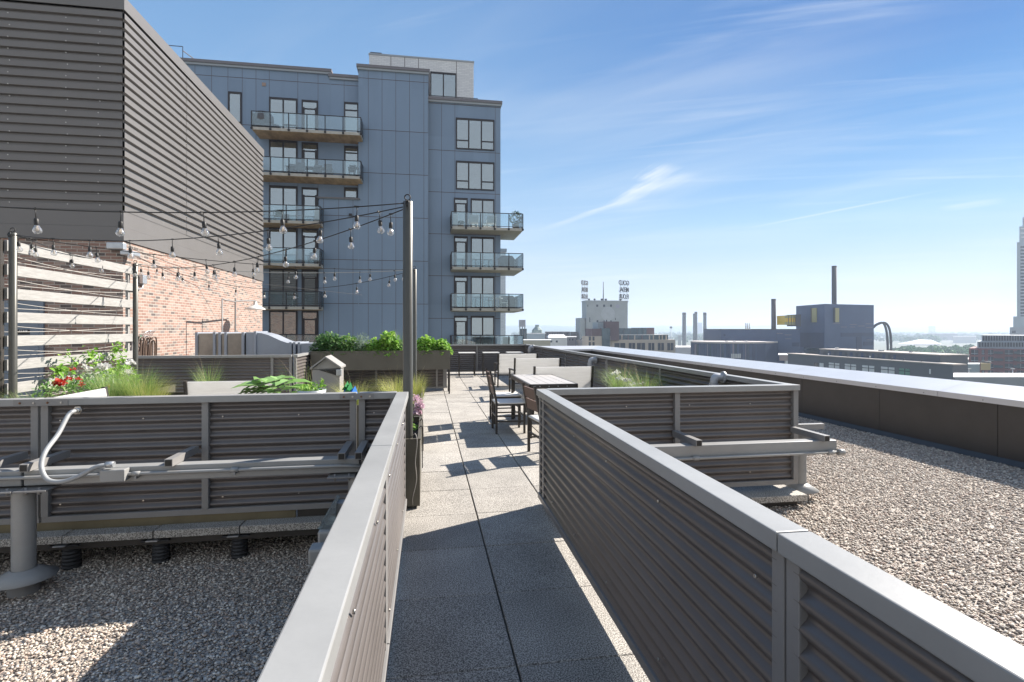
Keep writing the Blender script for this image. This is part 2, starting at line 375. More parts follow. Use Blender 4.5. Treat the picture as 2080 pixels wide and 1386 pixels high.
def pebbles(name, region, z, n, size, lab, keep):
    """n flattened stones scattered in region; one mesh, each stone an island"""
    rng = np.random.default_rng(5)
    bm = bmesh.new(); bmesh.ops.create_icosphere(bm, subdivisions=1, radius=1)
    bv = np.array([v.co[:] for v in bm.verts]); bf = np.array([[v.index for v in f.verts] for f in bm.faces]); bm.free()
    x = rng.uniform(region[0], region[1], n); y = rng.uniform(region[2], region[3], n)
    k = keep(x, y); x, y = x[k], y[k]; n = len(x)
    s = size * rng.uniform(.55, 1.25, (n, 1)) * np.concatenate([rng.uniform(.75, 1.3, (n, 2)), rng.uniform(.45, .75, (n, 1))], 1)
    v = bv[None] * s[:, None] * rng.uniform(.88, 1.12, (n, len(bv), 1))
    a = rng.uniform(0, 6.28, n); tx = rng.uniform(-.45, .45, n)
    ca, sa, ct, st = np.cos(a), np.sin(a), np.cos(tx), np.sin(tx)
    y1 = v[..., 1] * ct[:, None] - v[..., 2] * st[:, None]; z1 = v[..., 1] * st[:, None] + v[..., 2] * ct[:, None]
    X = v[..., 0] * ca[:, None] - y1 * sa[:, None] + x[:, None]; Y = v[..., 0] * sa[:, None] + y1 * ca[:, None] + y[:, None]
    Z = z1 + z + (s[:, 2] * .45 + rng.uniform(0, size * .7, n))[:, None]
    vs = np.stack([X, Y, Z], -1).reshape(-1, 3).astype(np.float32)
    fs = (bf[None] + (np.arange(n) * len(bv))[:, None, None]).reshape(-1)
    me = bpy.data.meshes.new(name); me.vertices.add(len(vs)); me.vertices.foreach_set('co', vs.ravel())
    nf = len(fs) // 3; me.loops.add(len(fs)); me.loops.foreach_set('vertex_index', fs.astype(np.int32))
    me.polygons.add(nf); me.polygons.foreach_set('loop_start', np.arange(0, nf * 3, 3, dtype=np.int32))
    me.polygons.foreach_set('use_smooth', np.ones(nf, bool)); me.update(calc_edges=True); me.materials.append(pebble_m)
    o = bpy.data.objects.new(name, me); COL.objects.link(o)
    leaf_col(o, lab, 'gravel', kind='stuff')
pebbles('gravel', (-4.6, .1, 1.2, 5.6), ZGL, 62000, .0088, 'loose brown and grey ballast stones on the lower roof left of the bridge', lambda x, y: y > -.9 * x - 1.2)
def keepR(x, y): return (y < 9.5) & ((x < 1.15 * y + 2.0))
pebbles('gravel', (1.05, 6.9, .6, 9.6), ZGR, 135000, .0100, 'pale sunlit ballast stones on the roof right of the bridge', keepR)

# paver deck: real slabs with open joints
paver_m = bpy.data.materials.new('granite_paver'); paver_m.use_nodes = True
t = paver_m.node_tree; b = t.nodes['Principled BSDF']; b.inputs['Roughness'].default_value = .85
geo = t.nodes.new('ShaderNodeNewGeometry')
nz = t.nodes.new('ShaderNodeTexNoise'); nz.inputs['Scale'].default_value = 150; nz.inputs['Detail'].default_value = 3; t.links.new(geo.outputs['Position'], nz.inputs['Vector'])
cr = t.nodes.new('ShaderNodeValToRGB'); e = cr.color_ramp.elements; e[0].position = .40; e[0].color = (.135, .125, .112, 1); e[1].position = .58; e[1].color = (.56, .53, .475, 1)
e2 = e.new(.48); e2.color = (.275, .255, .228, 1)
t.links.new(nz.outputs[0], cr.inputs[0])
n2 = t.nodes.new('ShaderNodeTexNoise'); n2.inputs['Scale'].default_value = 2.2; n2.inputs['Detail'].default_value = 7; t.links.new(geo.outputs['Position'], n2.inputs['Vector'])
mr = t.nodes.new('ShaderNodeMapRange'); mr.inputs[1].default_value = .3; mr.inputs[2].default_value = .7; mr.inputs[3].default_value = .80; mr.inputs[4].default_value = 1.12; t.links.new(n2.outputs[0], mr.inputs[0])
mi = t.nodes.new('ShaderNodeMapRange'); mi.inputs[3].default_value = .86; mi.inputs[4].default_value = 1.08; t.links.new(geo.outputs['Random Per Island'], mi.inputs[0])
mm = t.nodes.new('ShaderNodeMath'); mm.operation = 'MULTIPLY'; t.links.new(mr.outputs[0], mm.inputs[0]); t.links.new(mi.outputs[0], mm.inputs[1])
mu = t.nodes.new('ShaderNodeMixRGB'); mu.blend_type = 'MULTIPLY'; mu.inputs[0].default_value = 1; t.links.new(cr.outputs[0], mu.inputs[1]); t.links.new(mm.outputs[0], mu.inputs[2])
t.links.new(mu.outputs[0], b.inputs['Base Color'])
bp = t.nodes.new('ShaderNodeBump'); bp.inputs['Strength'].default_value = .35; bp.inputs['Distance'].default_value = .004; t.links.new(nz.outputs[0], bp.inputs['Height']); t.links.new(bp.outputs[0], b.inputs['Normal'])
dk = MB(); rr = random.Random(3)
DX, DY, GX, GY = .61, .666, .0095, .005
def tile(x, y):
    z = rr.uniform(-.0018, .0018)
    x0, x1, y0, y1 = x + GX / 2, x + DX - GX / 2, y + GY / 2, y + DY - GY / 2
    e = .004
    vs = [(x0, y0, -.055), (x1, y0, -.055), (x1, y1, -.055), (x0, y1, -.055),
          (x0, y0, z - e), (x1, y0, z - e), (x1, y1, z - e), (x0, y1, z - e),
          (x0 + e, y0 + e, z), (x1 - e, y0 + e, z), (x1 - e, y1 - e, z), (x0 + e, y1 - e, z)]
    fs = [(0, 3, 2, 1), (8, 9, 10, 11)]
    for a in (0, 4):
        for i in range(4): j = (i + 1) % 4; fs.append((a + i, a + j, a + 4 + j, a + 4 + i))
    dk.add(vs, fs)
for k in range(-6, 25):
    y = 2.344 + .666 * k
    if k < 3:
        tile(-.21, y); tile(.40, y)
    else:
        for i in range(-8, 6):
            if .40 + DX * i + DX <= 3.5: tile(.40 + DX * i, y)
leaf_col(dk.build('paver_deck', paver_m), 'speckled grey square pavers of the roof walkway and terrace', None, kind='structure')
und = MB(); und.box(-4.4, 3.38, 4.40, 18.2, -.12, -.07); und.box(-.14, .96, -2, 4.396, -.12, -.07)
leaf_col(und.build('deck_underlay', dark_m), 'dark void under the open paver joints', None, kind='structure')

# ---------------------------------------------------------------- corrugated guard fences
def fence(label, p0, p1, z1=1.0, z0=.065, mull=(), side=1, w=.095, cut=True, cat='fence', lit=None, group='corrugated guard fences round the terrace', ends=(True, True), screws=True, lip=True):
    """p0,p1 = plan ends (x,y) of the rail's centre line. side = +1: corrugation sits right of p0->p1 centre line"""
    p0 = Vector((*p0, 0)); p1 = Vector((*p1, 0)); d = (p1 - p0).normalized(); n = Vector((d.y, -d.x, 0)); L = (p1 - p0).length
    T = thing('corrugated_fence', label, cat, p0, 0, group)
    rh = .052
    m = MB(); m.bar(p0 + Vector((0, 0, z1 - rh / 2)), p1 + Vector((0, 0, z1 - rh / 2)), w, rh)
    wb(m, 'top_rail', rail_m, T, bevel=.004)
    m = MB(); m.bar(p0 + n * .01 * side + Vector((0, 0, z0 + .0225)), p1 + n * .01 * side + Vector((0, 0, z0 + .0225)), .05, .045)
    wb(m, 'bottom_rail', frame_m, T, bevel=.003)
    fr = ([0.0] if ends[0] else []) + list(mull) + ([L] if ends[1] else [])
    for s in fr:
        c = p0 + d * min(max(s, .026), L - .026)
        m = MB(); m.bar(c + Vector((0, 0, z0 + .045)), c + Vector((0, 0, z1 - rh)), .05, .048, up=n)
        wb(m, 'post', frame_m, T, bevel=.003)
    off = n * (.012 * side)
    m = MB(); a = p0 + off + d * .03; b_ = p1 + off - d * .03
    m.corr((a.x, a.y), (b_.x, b_.y), z0 + .04, z1 - rh - .001, .0677, .0125)
    pn = wb(m, 'corrugated_panel', panel_m, T)
    if screws:
        st = L / max(2, round(L / .6)); s = .12; me_o = None
        while s < L:
            for zz in (z0 + .13, z1 - .17):
                for q in (1, -1):
                    c = p0 + d * s + off + n * q * .0105 + Vector((0, 0, zz))
                    m = MB(); m.tube([(0, 0, 0), n * q * .006], .006, 6); o = m.build('screw', bolt_m, pn); o.location = c
            s += st
    return T
# bridge, left: two panels meeting at Y 2.42
xl = -.2025
LBf = fence('guard panel left of the walkway, far one, ending at the string-light pole', (xl, 2.424), (xl, 4.47), ends=(True, True), side=1)
LBn = fence('guard panel left of the walkway, nearest one, cut by the picture bottom', (xl, -1.2), (xl, 2.418), ends=(True, True), side=1, mull=(1.9,))
# bridge, right: slightly turned; two panels meeting at Y 1.22
def rx(y): return .92 + (y - .65) * .0155
RBf = fence('long guard panel right of the walkway, beyond the split post', (rx(1.225), 1.225), (rx(4.47), 4.47), side=-1, mull=(3.08,))
RBn = fence('guard panel right of the walkway, nearest, at the lower right corner', (rx(-1.2), -1.2), (rx(1.219), 1.219), side=-1, mull=())
YF = 4.43 + .0475
fence('main guard panel over the left gravel, behind the bent conduit', (-2.86, YF), (-.575, YF), mull=(1.14,), side=-1)
fence('short guard panel between the pipe support and the left handrail', (-.555, YF), (xl - .05, YF), side=-1)
fence('guard panel at the left picture edge, beyond the thick pipe', (-5.2, YF), (-2.875, YF), mull=(), side=-1)
fence('guard panel facing us right of the walkway, above the steel beam', (rx(4.47) + .05, YF), (3.44, YF), mull=(1.2,), side=-1)
m = MB(); m.box(rx(1.25) + .0478, rx(1.25) + .058, .93, 1.62, .958, .990); leaf_col(m.build('splice_plate', rail_m, bevel=.002), 'pale splice strip on the outer side of the right handrail joint', 'bracket')
# terrace sides
fence('guard panel along the right terrace side, nearest half', (3.385, YF + .05), (3.385, 9.6), mull=(2.75,), side=-1, screws=False)
fence('guard panel along the right terrace side, far half by the sofas', (3.385, 9.61), (3.385, 17.95), mull=(3.0, 5.7), side=-1, screws=False)
fence('guard panel closing the far end of the terrace behind the bar stools', (.48, 18.0), (3.44, 18.0), mull=(1.2,), side=-1, screws=False)
fence('dark guard panel beneath the raised herb planter', (-2.62, 13.1), (.43, 13.1), mull=(1.4, 2.85), side=-1, z1=.95, screws=False)
fence('guard panel beside the herb planter running to the terrace end', (.455, 13.15), (.455, 17.95), side=1, z1=.95, screws=False)
fence('guard panel in front of the brick wall, behind the grasses', (-5.85, 11.3), (-2.72, 11.3), mull=(2.75,), side=-1, screws=False)
fence('short sunlit guard panel turning back towards the herb planter', (-2.66, 11.3), (-2.66, 13.05), side=1, screws=False)
# splice plates with bolts over the rail joints of the left cross fence, and slab flashing
def splice(x0, x1, label):
    T = thing('splice_plate', label, 'bracket', (x0, 4.42, .95), group='bolted splice plates on the left rail')
    m = MB(); m.box(x0, x1, YF - .0515, YF - .0478, .949, .998); wb(m, 'plate', frame_m, T)
    for i in range(4):
        c = Vector((x0 + (x1 - x0) * (.12 + .253 * i), YF - .0515, .972))
        m = MB(); m.tube([c, c - Vector((0, .004, 0))], .0075, 10); m.tube([c, c - Vector((0, .009, 0))], .0045, 8); wb(m, 'bolt', rust_m if i in (0, 2) else bolt_m, T)
splice(-3.02, -2.66, 'bolted plate on the rail near the left picture edge')
splice(-.70, -.43, 'bolted plate on the rail close to the left handrail corner')
fl = MB(); fl.box(-5.2, -1.05, 4.475, 4.50, -.002, .066); leaf_col(fl.build('edge_flashing', flash_m), 'olive metal flashing strip under the left guard panels', 'flashing')
fl = MB(); fl.box(-1.04, -.28, 4.49, 4.51, -.002, .066); leaf_col(fl.build('edge_flashing', dark_m), 'dark flashing strip under the left panel near the handrail', 'flashing')

# ---------------------------------------------------------------- steel beams, arms, pipe supports
def outrig(T, x, y0=4.0, y1=4.43, z=.588):
    m = MB(); m.box(x - .026, x + .026, y0, y1, z - .026, z + .026); m.box(x - .021, x + .021, y0 - .001, y0 + .001, z - .021, z + .021, 1)
    wb(m, 'support_arm', [frame_m, black_m], T, bevel=.002)
TB = thing('steel_beam', 'grey steel beam with support arms carrying the left guard panels', 'beam', (-2.6, 4.1, .455))
m = MB(); m.box(-2.705, -.50, 4.055, 4.155, .455, .56); wb(m, 'beam', rail_m, TB, bevel=.006)
for x in (-2.67, -1.78, -.62, -.50): outrig(TB, x)
TB2 = thing('steel_beam', 'stub of the next grey beam at the left picture edge', 'beam', (-3.4, 4.1, .455))
m = MB(); m.box(-5.2, -2.72, 4.055, 4.155, .455, .56); wb(m, 'beam', rail_m, TB2, bevel=.006)
outrig(TB2, -2.95)
TB3 = thing('steel_beam', 'grey steel beam with support arms right of the walkway', 'beam', (2.4, 4.1, .455))
m = MB(); m.box(1.1, 3.50, 4.055, 4.155, .455, .56); wb(m, 'beam', rail_m, TB3, bevel=.006)
for x in (2.19, 3.36): outrig(TB3, x)
TB4 = thing('steel_beam', 'short sunlit arms and beam poking out past the right fence corner', 'beam', (3.7, 4.9, .45))
m = MB(); m.box(3.60, 3.70, 4.45, 5.3, .42, .52); wb(m, 'beam', rail_m, TB4, bevel=.006)
for y in (4.62, 5.35):
    m = MB(); m.box(3.435, 3.83, y - .026, y + .026, .545, .597); wb(m, 'support_arm', frame_m, TB4, bevel=.002)
def pipe_support(x, y, zg, zt, label, cone_r=.185, cz=None, plate=True, sc=1.0, r=.066):
    T = thing('pipe_support', label, 'pipe support', (x, y, zg), group='flashed pipe supports standing in the gravel')
    m = MB(); m.lathe([(r, zg - .02), (r, zt)], (x, y, 0), 28); m.lathe([(r + .003, zg + .50 * (zt - zg)), (r + .003, zg + .53 * (zt - zg))], (x, y, 0), 28)
    wb(m, 'pipe', rail_m, T)
    cz = zg + .12 if cz is None else cz
    m = MB(); m.lathe([(r + .004, cz + .05), (r + .02, cz + .04), (cone_r, cz - .012), (cone_r - .004, cz - .016), (r, cz + .02)], (x, y, 0), 36)
    wb(m, 'rain_collar', rail_m if cone_r > .12 else rail_m, T)
    m = MB(); m.lathe([(r + .022, zg - .02), (r + .016, cz)], (x, y, 0), 28); wb(m, 'base_sleeve', frame_m, T)
    if plate:
        m = MB(); m.box(x - .20, x - .005, y - .11, y + .11, zt, zt + .012); m.box(x + .005, x + .20, y - .11, y + .11, zt, zt + .012); wb(m, 'top_plate', frame_m, T, bevel=.002)
        for dx in (-.15, -.05, .06, .14):
            m = MB(); c = Vector((x + dx, y - .07, zt + .012)); m.tube([c - Vector((0, 0, .035)), c + Vector((0, 0, .012))], .009, 6); wb(m, 'bolt', frame_m, T)
    return T
pipe_support(-2.72, 4.08, ZGL, .43, 'thick grey pipe with flared collar under the left beam joint')
pipe_support(-.52, 4.10, ZGL, .43, 'grey pipe mostly hidden behind the left handrail, plate on top', cone_r=.17)
pipe_support(3.58, 4.62, ZGR, .41, 'grey pipe with sunlit cone collar at the right fence corner', cone_r=.165, cz=ZGR + .10, r=.06)
pipe_support(-2.98, 3.38, ZGL, .02, 'low stub with sunlit collar at the left picture edge, on gravel', cone_r=.13, cz=-.20, plate=False, r=.04)

# conduits
T = thing('conduit', 'rigid grey conduit with couplings strapped along the left beam', 'conduit', (-2, 4.04, .5))
m = MB(); m.tube([(-5.2, 4.035, .520), (-2.7, 4.035, .516), (-2.2, 4.035, .514), (-.62, 4.035, .512), (-.46, 4.03, .500)], .0125, 10); wb(m, 'tube', rail_m, T)
for x in (-2.0, -1.36):
    m = MB(); m.tube([(x - .025, 4.035, .514), (x + .025, 4.035, .514)], .018, 10); m.box(x - .006, x + .006, 4.02, 4.05, .48, .50); wb(m, 'coupling', rail_m, T)
T = thing('conduit', 'rigid grey conduit running along the right beam to an end fitting', 'conduit', (2.6, 4.04, .46))
m = MB(); m.tube([(1.1, 4.035, .452), (2.3, 4.035, .458), (3.5, 4.035, .462)], .0125, 10); wb(m, 'tube', rail_m, T)
for x, r_ in ((2.18, .019), (3.42, .02), (3.52, .026)):
    m = MB(); m.tube([(x - .03, 4.035, .46), (x + .03, 4.035, .46)], r_, 10); wb(m, 'coupling', rail_m, T)
m = MB(); m.box(-2.205, -2.05, 3.985, 4.055, .475, .558)
leaf_col(m.build('junction_box', rail_m, bevel=.006), 'small grey junction box screwed to the left beam', 'junction box')
def crv(pts, n=10):
    """Catmull-Rom through pts"""
    pts = [Vector(p) for p in pts]; P = [pts[0] * 2 - pts[1]] + pts + [pts[-1] * 2 - pts[-2]]; out_ = []
    for i in range(1, len(P) - 2):
        for k in range(n):
            t = k / n; a, b_, c, d = P[i - 1:i + 3]
            out_.append(.5 * ((2 * b_) + (c - a) * t + (2 * a - 5 * b_ + 4 * c - d) * t * t + (3 * b_ - a - 3 * c + d) * t ** 3))
    out_.append(pts[-1]); return out_
hz = [atY(*p, y) for p, y in (((157, 834), 4.40), ((140, 842), 4.33), ((118, 882), 4.22), ((92, 918), 4.08), ((84, 948), 4.02), ((96, 974), 3.99), ((125, 979), 3.98), ((160, 968), 3.98), ((196, 949), 3.99), ((222, 944), 4.01))]
T = thing('flexible_conduit', 'bent pale grey flexible conduit looping down to the junction box', 'conduit', hz[4])
m = MB(); m.tube(crv(hz, 12), .0155, 12); wb(m, 'hose', mat('hose_grey', (.30, .31, .315), .45, 0, .05, 8), T)
m = MB(); a = hz[0]; m.tube([a + Vector((0, .03, 0)), a - Vector((0, .02, .004))], .022, 12); m.tube([a + Vector((0, .012, 0)), a + Vector((0, .0, 0))], .032, 6); wb(m, 'fitting', bolt_m, T)
m = MB(); a = hz[-1]; m.tube([a - Vector((.02, 0, 0)), a + Vector((.03, 0, 0))], .021, 10); wb(m, 'fitting', galv_m, T)

# deck pedestals
ped = thing('deck_pedestal', 'black ribbed pedestal under the paver edge, leftmost of three', 'pedestal', (-2.66, 4.47, ZGL), group='ribbed pedestals under the deck edge')
prof = []
for i in range(7):
    z = .0 + i * .027; prof += [(.062 - .001 * i, z), (.062 - .001 * i, z + .017), (.055, z + .019), (.055, z + .026)]
m = MB(); m.lathe([(.0, 0)] + prof + [(.05, .19)], n=24); m.build('ribbed_body', plastic_m, ped)
m = MB(); m.box(-.1, .1, -.1, .1, .188, .2); m.lathe([(.06, .17), (.06, .19)], n=20); m.build('head_plate', plastic_m, ped, bevel=.003)
m = MB(); m.box(-.05, .03, -.13, -.05, .2, .208); m.build('shim', galv_m, ped)
for x, lb in ((-2.04, 'black ribbed pedestal under the paver edge, middle of three'), (-1.47, 'black ribbed pedestal under the paver edge, nearest the handrail')):
    tree_copy(ped, loc=(x, 4.47, ZGL), label=lb)
m = MB()
for i in range(8): m.box(-3.9 + .61 * i, -3.7 + .61 * i, 5.1, 5.3, ZGL, -.07)
leaf_col(m.build('deck_support', dark_m), 'dark hidden blocks carrying the terrace pavers', None, kind='structure')

# square tube stubs and clear weatherproof outlet beside the left handrail
T = thing('tube_stub', 'upper square tube end sticking out left of the handrail', 'bracket', (-.42, 3.4, .16))
m = MB(); a = atY(652, 1066, 3.02); m.box(a.x, -.25, 2.92, 3.02, a.z - .09, a.z); wb(m, 'tube', rail_m, T, bevel=.014)
T = thing('tube_stub', 'lower square tube end sticking out left of the handrail', 'bracket', (-.42, 2.9, .1))
m = MB(); b2 = atY(635, 1098, 2.9); m.box(b2.x, -.25, 2.78, 2.88, b2.z - .085, b2.z); wb(m, 'tube', rail_m, T, bevel=.014)
T = thing('outlet_box', 'grey outlet box with clear lifted cover on the square tube', 'outlet', (a.x, 3.05, a.z))
m = MB(); m.box(a.x + .085, a.x + .2, 2.98, 3.05, a.z, a.z + .125); wb(m, 'box', frame_m, T, bevel=.004)
clear_m = glass_mat('clear_plastic', (.85, .9, .9), .12, .8, .08, (.4, .42, .42))
m = MB(); m.prism([(a.x + .0, a.z + .0), (a.x + .075, a.z + .14), (a.x + .095, a.z + .14), (a.x + .082, a.z + .0)], 2.95, 3.07); m.bar((a.x + .0, 2.95, a.z + .004), (a.x + .08, 2.95, a.z + .142), .008, .008); m.bar((a.x + .0, 3.07, a.z + .004), (a.x + .08, 3.07, a.z + .142), .008, .008)
wb(m, 'clear_cover', clear_m, T)

# ---------------------------------------------------------------- right parapet
PX = 6.95
def parapet():
    T = thing('parapet', 'long dark panelled parapet with a broad pale metal cap along the roof edge', 'parapet', (PX, 5, ZGR))
    ci, co, zi, zo = PX - .05, PX + .43, .675, .80
    yc = 21.6
    m = MB(); m.box(PX, PX + .36, -6, yc + .3, ZGR - .3, zi - .1); m.box(PX - 1.9, PX - .001, yc, yc + .3, ZGR - .3, zi - .1); wb(m, 'wall', dark_m, T)
    # cladding sheets with seams
    y = -5.9
    ys = []
    for px in (2029, 1789, 1631): ys.append(atX(px, 870, PX).y)
    seams = [ys[0] - 1.22 * k for k in range(8, 0, -1)] + ys + [ys[-1] + 1.9 * (k + 1) for k in range(7)]
    m = MB()
    for a, b_ in zip(seams[:-1], seams[1:]):
        m.box(PX - .018, PX - .004, a + .004, min(b_, yc - .02) - .004, ZGR + .02, zi - .07)
    k = 0
    while PX - 1.9 + k * .95 < PX - .05: m.box(PX - 1.9 + k * .95 + .004, PX - .99 + k * .95 + .036, yc - .015, yc - .003, ZGR + .02, zi - .07); k += 1
    wb(m, 'cladding_sheet', clad_m, T)
    m = MB(); m.prism([(PX - .02, ZGR + .07), (PX - .07, ZGR + .015), (PX - .07, ZGR + .0), (PX - .018, ZGR + .0)], -6, yc, axis='y')
    wb(m, 'base_flashing', clad_m, T)
    # cap in lengths, mitred at the far corner
    m = MB(); y0 = -6.0
    while y0 < yc - .1:
        y1 = y0 + 3.05
        last = y1 >= yc - 1.5
        if last: y1 = yc
        yo = y1 + (.48 if last else 0)
        g = .0 if last else .006
        vs = [(ci, y0, zi), (co, y0, zo), (co, yo - g, zo), (ci, y1 - g, zi), (ci, y0, zi - .075), (co, y0, zo - .1), (co, yo - g, zo - .1), (ci, y1 - g, zi - .075)]
        m.add(vs, [(0, 1, 2, 3), (0, 4, 7, 3), (1, 5, 6, 2), (0, 4, 5, 1), (3, 7, 6, 2), (4, 7, 6, 5)])
        if last: break
        m.add([(ci - .001, y1 - .03, zi + .0015), (co, y1 - .03, zo + .0015), (co, y1 + .03, zo + .0015), (ci - .001, y1 + .03, zi + .0015)], [(0, 1, 2, 3)])
        y0 = y1
    x = ci; e = PX - 1.95
    vs = [(ci, yc, zi), (co, yc + .48, zo), (e - .35, yc + .48, zo), (e, yc, zi), (ci, yc, zi - .075), (co, yc + .48, zo - .1), (e - .35, yc + .48, zo - .1), (e, yc, zi - .075)]
    m.add(vs, [(0, 1, 2, 3), (0, 4, 7, 3), (1, 5, 6, 2), (3, 7, 6, 2), (4, 7, 6, 5)])
    wb(m, 'metal_cap', cap_m, T)
    for k in range(14):
        c = Vector((ci - .001, 4.0 + k * .8, zi - .045)); m = MB(); m.tube([c, c - Vector((.004, 0, 0))], .006, 6); wb(m, 'cap_screw', black_m, T)
clad_m = mat('dark_cladding', (.060, .057, .055), .36, .3, .10, 3, .04, 20)
parapet()
# ---------------------------------------------------------------- brick and metal penthouse on the left
def brick_mat(name, cols, mortar, bw=.21, bh=.0677, mj=.012):
    m = bpy.data.materials.new(name); m.use_nodes = True; t = m.node_tree; b = t.nodes['Principled BSDF']; b.inputs['Roughness'].default_value = .9
    def nn(ty, **k):
        n = t.nodes.new(ty)
        for a, c in k.items(): setattr(n, a, c)
        return n
    def mth(op, a, bb=None):
        n = nn('ShaderNodeMath', operation=op)
        for i, q in enumerate((a, bb)):
            if q is None: continue
            if isinstance(q, (int, float)): n.inputs[i].default_value = q
            else: t.links.new(q, n.inputs[i])
        return n.outputs[0]
    geo = nn('ShaderNodeNewGeometry'); sp = nn('ShaderNodeSeparateXYZ'); t.links.new(geo.outputs['Position'], sp.inputs[0])
    u = mth('ADD', sp.outputs[0], sp.outputs[1]); v = sp.outputs[2]
    rv = mth('DIVIDE', v, bh); row = mth('FLOOR', rv); off = mth('MULTIPLY', mth('MODULO', mth('ABSOLUTE', row), 2.0), .5)
    ru = mth('ADD', mth('DIVIDE', u, bw), off); col = mth('FLOOR', ru)
    fu = mth('FRACT', ru); fv = mth('FRACT', rv)
    du = mth('MULTIPLY', mth('MINIMUM', fu, mth('SUBTRACT', 1.0, fu)), bw); dv = mth('MULTIPLY', mth('MINIMUM', fv, mth('SUBTRACT', 1.0, fv)), bh)
    dmin = mth('MINIMUM', du, dv)
    mask = nn('ShaderNodeMapRange'); mask.inputs[1].default_value = mj * .42; mask.inputs[2].default_value = mj * .62; t.links.new(dmin, mask.inputs[0])
    cb = nn('ShaderNodeCombineXYZ'); t.links.new(col, cb.inputs[0]); t.links.new(row, cb.inputs[1])
    wn = nn('ShaderNodeTexWhiteNoise'); wn.noise_dimensions = '2D'; t.links.new(cb.outputs[0], wn.inputs['Vector'])
    cr = nn('ShaderNodeValToRGB'); e = cr.color_ramp.elements
    while len(e) < len(cols): e.new(.5)
    for i, (p, c) in enumerate(cols): e[i].position = p; e[i].color = (*c, 1)
    t.links.new(wn.outputs['Value'], cr.inputs[0])
    nz = nn('ShaderNodeTexNoise'); nz.inputs['Scale'].default_value = 30; nz.inputs['Detail'].default_value = 5; t.links.new(geo.outputs['Position'], nz.inputs['Vector'])
    mr = nn('ShaderNodeMapRange'); mr.inputs[3].default_value = .75; mr.inputs[4].default_value = 1.25; t.links.new(nz.outputs[0], mr.inputs[0])
    mu = nn('ShaderNodeMixRGB', blend_type='MULTIPLY'); mu.inputs[0].default_value = 1; t.links.new(cr.outputs[0], mu.inputs[1]); t.links.new(mr.outputs[0], mu.inputs[2])
    mx = nn('ShaderNodeMixRGB'); t.links.new(mask.outputs[0], mx.inputs[0]); mx.inputs[1].default_value = (*mortar, 1); t.links.new(mu.outputs[0], mx.inputs[2])
    t.links.new(mx.outputs[0], b.inputs['Base Color'])
    bp = nn('ShaderNodeBump'); bp.inputs['Strength'].default_value = .6; bp.inputs['Distance'].default_value = .008; t.links.new(mask.outputs[0], bp.inputs['Height']); t.links.new(bp.outputs[0], b.inputs['Normal'])
    return m
brick_m = brick_mat('red_brown_brick', [(0, (.10, .085, .08)), (.12, (.16, .125, .11)), (.2, (.245, .15, .12)), (.45, (.27, .17, .135)), (.7, (.31, .205, .165)), (.9, (.33, .25, .21)), (1, (.18, .155, .145))], (.42, .385, .34), mj=.013)
clad2_m = mat('ribbed_wall_metal', (.150, .142, .136), .36, .06, .04, 1.5, .02, 20)
door_m = mat('blue_grey_door', (.16, .20, .25), .45, 0, .05, 3)
WX, WY, WYF = -6.3, 12.2, 21.65
BT = thing('rooftop_building', 'brick roof building with tall dark ribbed metal upper walls at the left', 'building', (WX, WY, ZGL))
m = MB(); m.box(-20, WX, WY, WYF, ZGL - .2, 3.37); wb(m, 'brick_wall', brick_m, BT)
m = MB(); m.box(-20, WX - .06, WY + .06, WYF - .06, 3.374, 8.3); wb(m, 'upper_core', dark_m, BT)
m = MB()
for x0, x1, o_ in ((-20, -12.4, .0), (-12.38, -9.2, .004), (-9.24, WX + .005, .0)): m.corr((x0, WY - o_), (x1, WY - o_), 4.0, 8.2, .192, -.03, trap=True)
for y0, y1, o_ in ((WY + .005, 15.1, .0), (15.07, 18.1, .005), (18.06, 20.9, .0), (20.86, WYF, .006)): m.corr((WX + o_, y0), (WX + o_, y1), 4.0, 8.2, .192, -.03, trap=True)
m.corr((WX, WYF), (-20, WYF), 4.0, 8.2, .192, .02, trap=True)
wb(m, 'ribbed_cladding', clad2_m, BT)
m = MB(); m.box(-20, WX + .03, WY - .03, WYF + .03, 3.375, 3.66); m.box(-20, WX + .022, WY - .022, WYF + .022, 3.664, 3.998); wb(m, 'base_band', clad2_m, BT)
m = MB(); m.box(-20, WX + .05, WY - .05, WYF + .05, 8.2, 8.47); wb(m, 'coping', clad2_m, BT)
m = MB(); m.tube([(0, 0, 0), (0, -.014, 0)], .012, 6); sc0 = m.build('screw', bolt_m, BT)
first = True
for ix, x in enumerate((-6.75, -7.35, -8.4)):
    for k in range(17):
        o = sc0 if first else sc0.copy()
        if not first: COL.objects.link(o); o.parent = BT
        first = False
        o.location = Vector((x + (.0 if k % 3 else .03), WY - .021, 4.10 + .24 * k)) - Vector(BT.location)
for yy in (15.09, 18.08, 20.88):
    for k in range(11):
        o = sc0.copy(); COL.objects.link(o); o.parent = BT; o.rotation_euler = (0, 0, R(90)); o.location = Vector((WX + .033, yy, 4.1 + .384 * k)) - Vector(BT.location)
